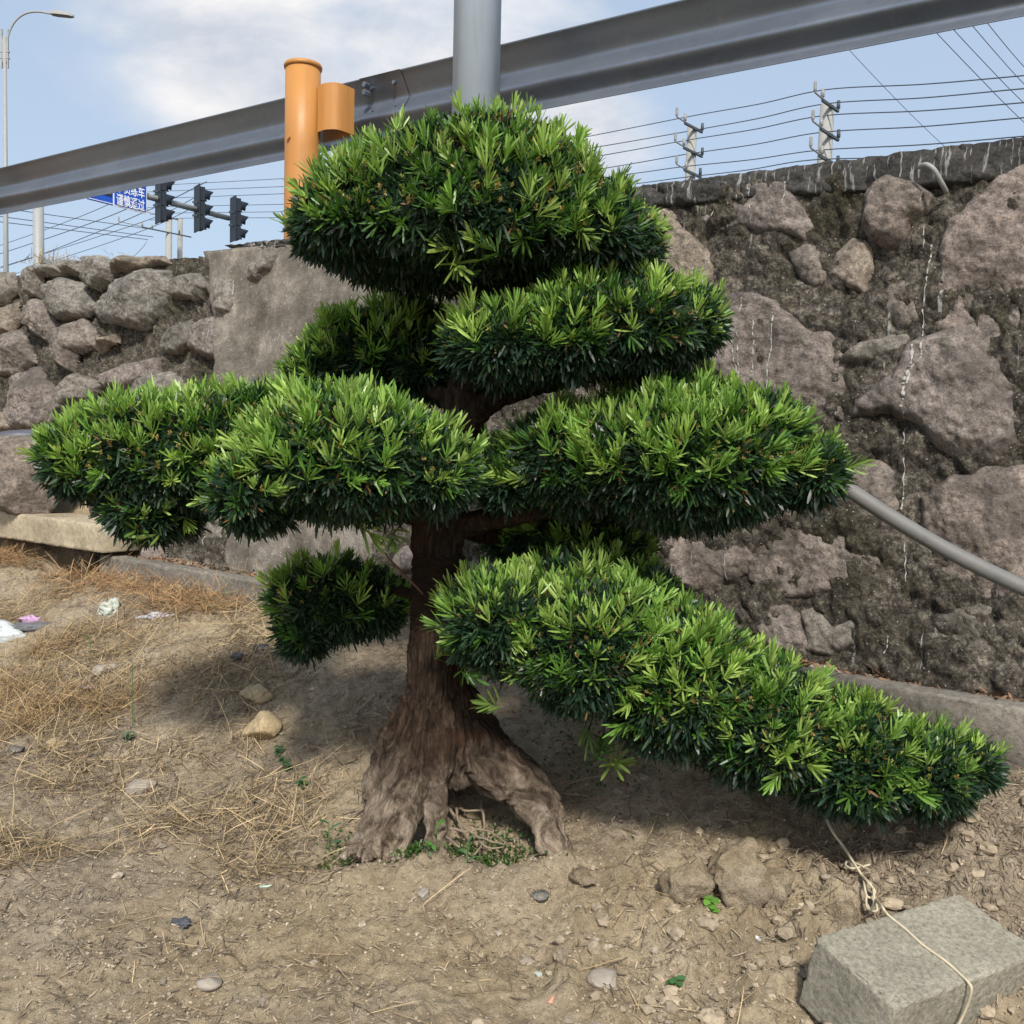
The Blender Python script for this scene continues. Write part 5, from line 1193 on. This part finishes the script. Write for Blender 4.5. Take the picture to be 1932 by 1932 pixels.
crumple(68, 1188, .15, .05, .028, mgrey_, 'twisted dark grey rag next to the white packet', 'rag', 'rag', 62, .15, amp=.4)
crumple(57, 1174, .055, .025, .03, mpur, 'small mauve wrapper lying on the grey rag', 'wrapper', 'wrapper', 63, .2)
crumple(300, 1166, .085, .03, .022, mfoil, 'crumpled grey paper scrap in the straw', 'paper_scrap', 'scrap', 64, .1, amp=.6)
crumple(205, 1155, .055, .04, .045, m_plain('green_grey_film', (.40, .44, .38), .5, var=.2), 'pale greenish plastic scrap in the straw', 'plastic_scrap', 'scrap', 65)
crumple(345, 1745, .02, .022, .008, m_plain('dark_scrap', (.07, .075, .085), .7, var=.5, scale=60), 'curled dark grey scrap in the foreground soil', 'plastic_scrap', 'scrap', 66, .4, amp=.5)
crumple(1432, 1775, .006, .022, .005, M['white'], 'tiny white paper flake left of the concrete block', 'paper_flake', 'scrap', 67, .5)
crumple(508, 1673, .032, .007, .004, m_plain('mint_plastic', (.38, .52, .42), .5), 'narrow mint green plastic sliver in front of the roots', 'plastic_sliver', 'scrap', 68, .1)
crumple(174, 1298, .05, .018, .008, m_plain('dusty_purple', (.17, .12, .14), .8), 'dusty purple scrap lying in the straw', 'plastic_scrap', 'scrap', 69, .3)
P = PY(20, 828, 6.6); o = rock('plastic_sheet', P, (.34, .15, .05), 71, m_plain('slate_sheet', (.09, .095, .115), .5, var=.2), 'dark grey plastic sheet on the bank above the boulder', 'plastic sheet', flat=1, rot=.3, facets=4, rough=.15)
P = PY(15, 843, 6.35); rock('bank_stone', P, (.05, .04, .03), 72, m_plain('ochre_stone', (.46, .32, .13), .8, var=.2), 'small ochre stone beside the plastic sheet', 'stone', flat=1)
P = PY(1796, 1558, 2.9)
a = on_ground(1800, 1540); b = on_ground(1875, 1610); mb = MB(); mb.tube(spline([a+[0, 0, .015], (a+b)/2+[0, .01, .022], b+[0, 0, .012]], 5), [.0055]*11, 7); o = mb.build('dead_stick', mroot, None, True); tag(o, 'dead grey stick on the litter at the right edge', 'stick')

# ------------------------------------------------------------------ sky, sun, camera
SUN_EL, SUN_AZ = rad(SUNEL), None
sd = np.array([.03, -.80, 0]); sd = nrm(sd)*math.cos(SUN_EL); sd[2] = math.sin(SUN_EL)
w = bpy.data.worlds.new("World"); sc.world = w; w.use_nodes = True; nt = w.node_tree; N = nt.nodes; Lk = nt.links; bg = N['Background']
sky = N.new('ShaderNodeTexSky'); sky.sky_type = 'NISHITA'; sky.sun_disc = False; sky.sun_elevation = SUN_EL; sky.sun_rotation = math.atan2(sd[0], sd[1]); sky.altitude = 50; sky.air_density = 1.0; sky.dust_density = 3.2; sky.ozone_density = 1.4
tc_ = N.new('ShaderNodeTexCoord'); mp = N.new('ShaderNodeMapping'); mp.inputs['Scale'].default_value = (1, 1, 1.7); Lk.new(tc_.outputs['Generated'], mp.inputs['Vector'])
def wn(scale, detail, off, rough=.55):
    m2 = N.new('ShaderNodeMapping'); m2.inputs['Location'].default_value = off; Lk.new(mp.outputs[0], m2.inputs['Vector'])
    x = N.new('ShaderNodeTexNoise'); x.inputs['Scale'].default_value = scale; x.inputs['Detail'].default_value = detail; x.inputs['Roughness'].default_value = rough; x.inputs['Distortion'].default_value = .3; Lk.new(m2.outputs[0], x.inputs['Vector']); return x.outputs['Fac']
def wm(op, a, b, c=None):
    x = N.new('ShaderNodeMath'); x.operation = op
    for i, v_ in enumerate((a, b, c)):
        if v_ is None: continue
        if isinstance(v_, (int, float)): x.inputs[i].default_value = v_
        else: Lk.new(v_, x.inputs[i])
    return x.outputs[0]
def bank(u, v, w0, w1):
    """soft cloud bank around one direction of the sky"""
    d = nrm(ray(u, v)); vd = N.new('ShaderNodeVectorMath'); vd.operation = 'DOT_PRODUCT'; nn_ = N.new('ShaderNodeVectorMath'); nn_.operation = 'NORMALIZE'; Lk.new(tc_.outputs['Generated'], nn_.inputs[0]); Lk.new(nn_.outputs[0], vd.inputs[0]); vd.inputs[1].default_value = tuple(d)
    mr = N.new('ShaderNodeMapRange'); mr.interpolation_type = 'SMOOTHSTEP'; Lk.new(vd.outputs['Value'], mr.inputs[0]); mr.inputs[1].default_value = math.cos(rad(w1)); mr.inputs[2].default_value = math.cos(rad(w0)); return mr.outputs[0]
b1 = bank(760, -10, 2, 19); b2 = bank(320, 90, 0, 9)
den = wm('ADD', wn(3.2, 8, (0, 0, 0)), wm('ADD', wm('MULTIPLY', b1, .26), wm('MULTIPLY', b2, .16)))
mr = N.new('ShaderNodeMapRange'); mr.interpolation_type = 'SMOOTHSTEP'; Lk.new(den, mr.inputs[0]); mr.inputs[1].default_value = .56; mr.inputs[2].default_value = .86
cr = N.new('ShaderNodeValToRGB'); Lk.new(wn(5.5, 7, (3, 1, 2), .6), cr.inputs['Fac']); e_ = cr.color_ramp.elements; e_[0].position = .36; e_[0].color = (CLO*.98, CLO*1.06, CLO*1.20, 1); e_[1].position = .62; e_[1].color = (CLO*1.62, CLO*1.58, CLO*1.55, 1)
hz = N.new('ShaderNodeMix'); hz.data_type = 'RGBA'; hz.inputs[0].default_value = .70; Lk.new(sky.outputs[0], hz.inputs[6]); hz.inputs[7].default_value = (CLO*.82, CLO*.98, CLO*1.18, 1)
mx = N.new('ShaderNodeMix'); mx.data_type = 'RGBA'; Lk.new(mr.outputs[0], mx.inputs[0]); Lk.new(hz.outputs[2], mx.inputs[6]); Lk.new(cr.outputs[0], mx.inputs[7]); Lk.new(mx.outputs[2], bg.inputs['Color']); bg.inputs['Strength'].default_value = SKYS
ld = bpy.data.lights.new('sun', 'SUN'); ld.energy = SUNS; ld.angle = rad(6.5); ld.color = (1.0, .955, .88); lo = bpy.data.objects.new('sun', ld); COL.objects.link(lo); lo.rotation_euler = Vector(sd).to_track_quat('Z', 'Y').to_euler()
cd = bpy.data.cameras.new('camera'); co_ = bpy.data.objects.new('camera', cd); COL.objects.link(co_); cd.sensor_width = 36; cd.sensor_height = 36; cd.sensor_fit = 'HORIZONTAL'; cd.lens = 36*F/1932; cd.clip_start = .05; cd.clip_end = 2000
b_ = -_fw; co_.matrix_world = Matrix([[_R[0], _U[0], b_[0], CAM[0]], [_R[1], _U[1], b_[1], CAM[1]], [_R[2], _U[2], b_[2], CAM[2]], [0, 0, 0, 1]]); sc.camera = co_
vs = sc.view_settings; vs.view_transform = 'Standard'; vs.look = 'None'; vs.gamma = 1; vs.exposure = EXPO; vs.use_curve_mapping = False
cy_ = sc.cycles; cy_.use_denoising = True; cy_.max_bounces = 7; cy_.diffuse_bounces = 3; cy_.transmission_bounces = 4; cy_.transparent_max_bounces = 6
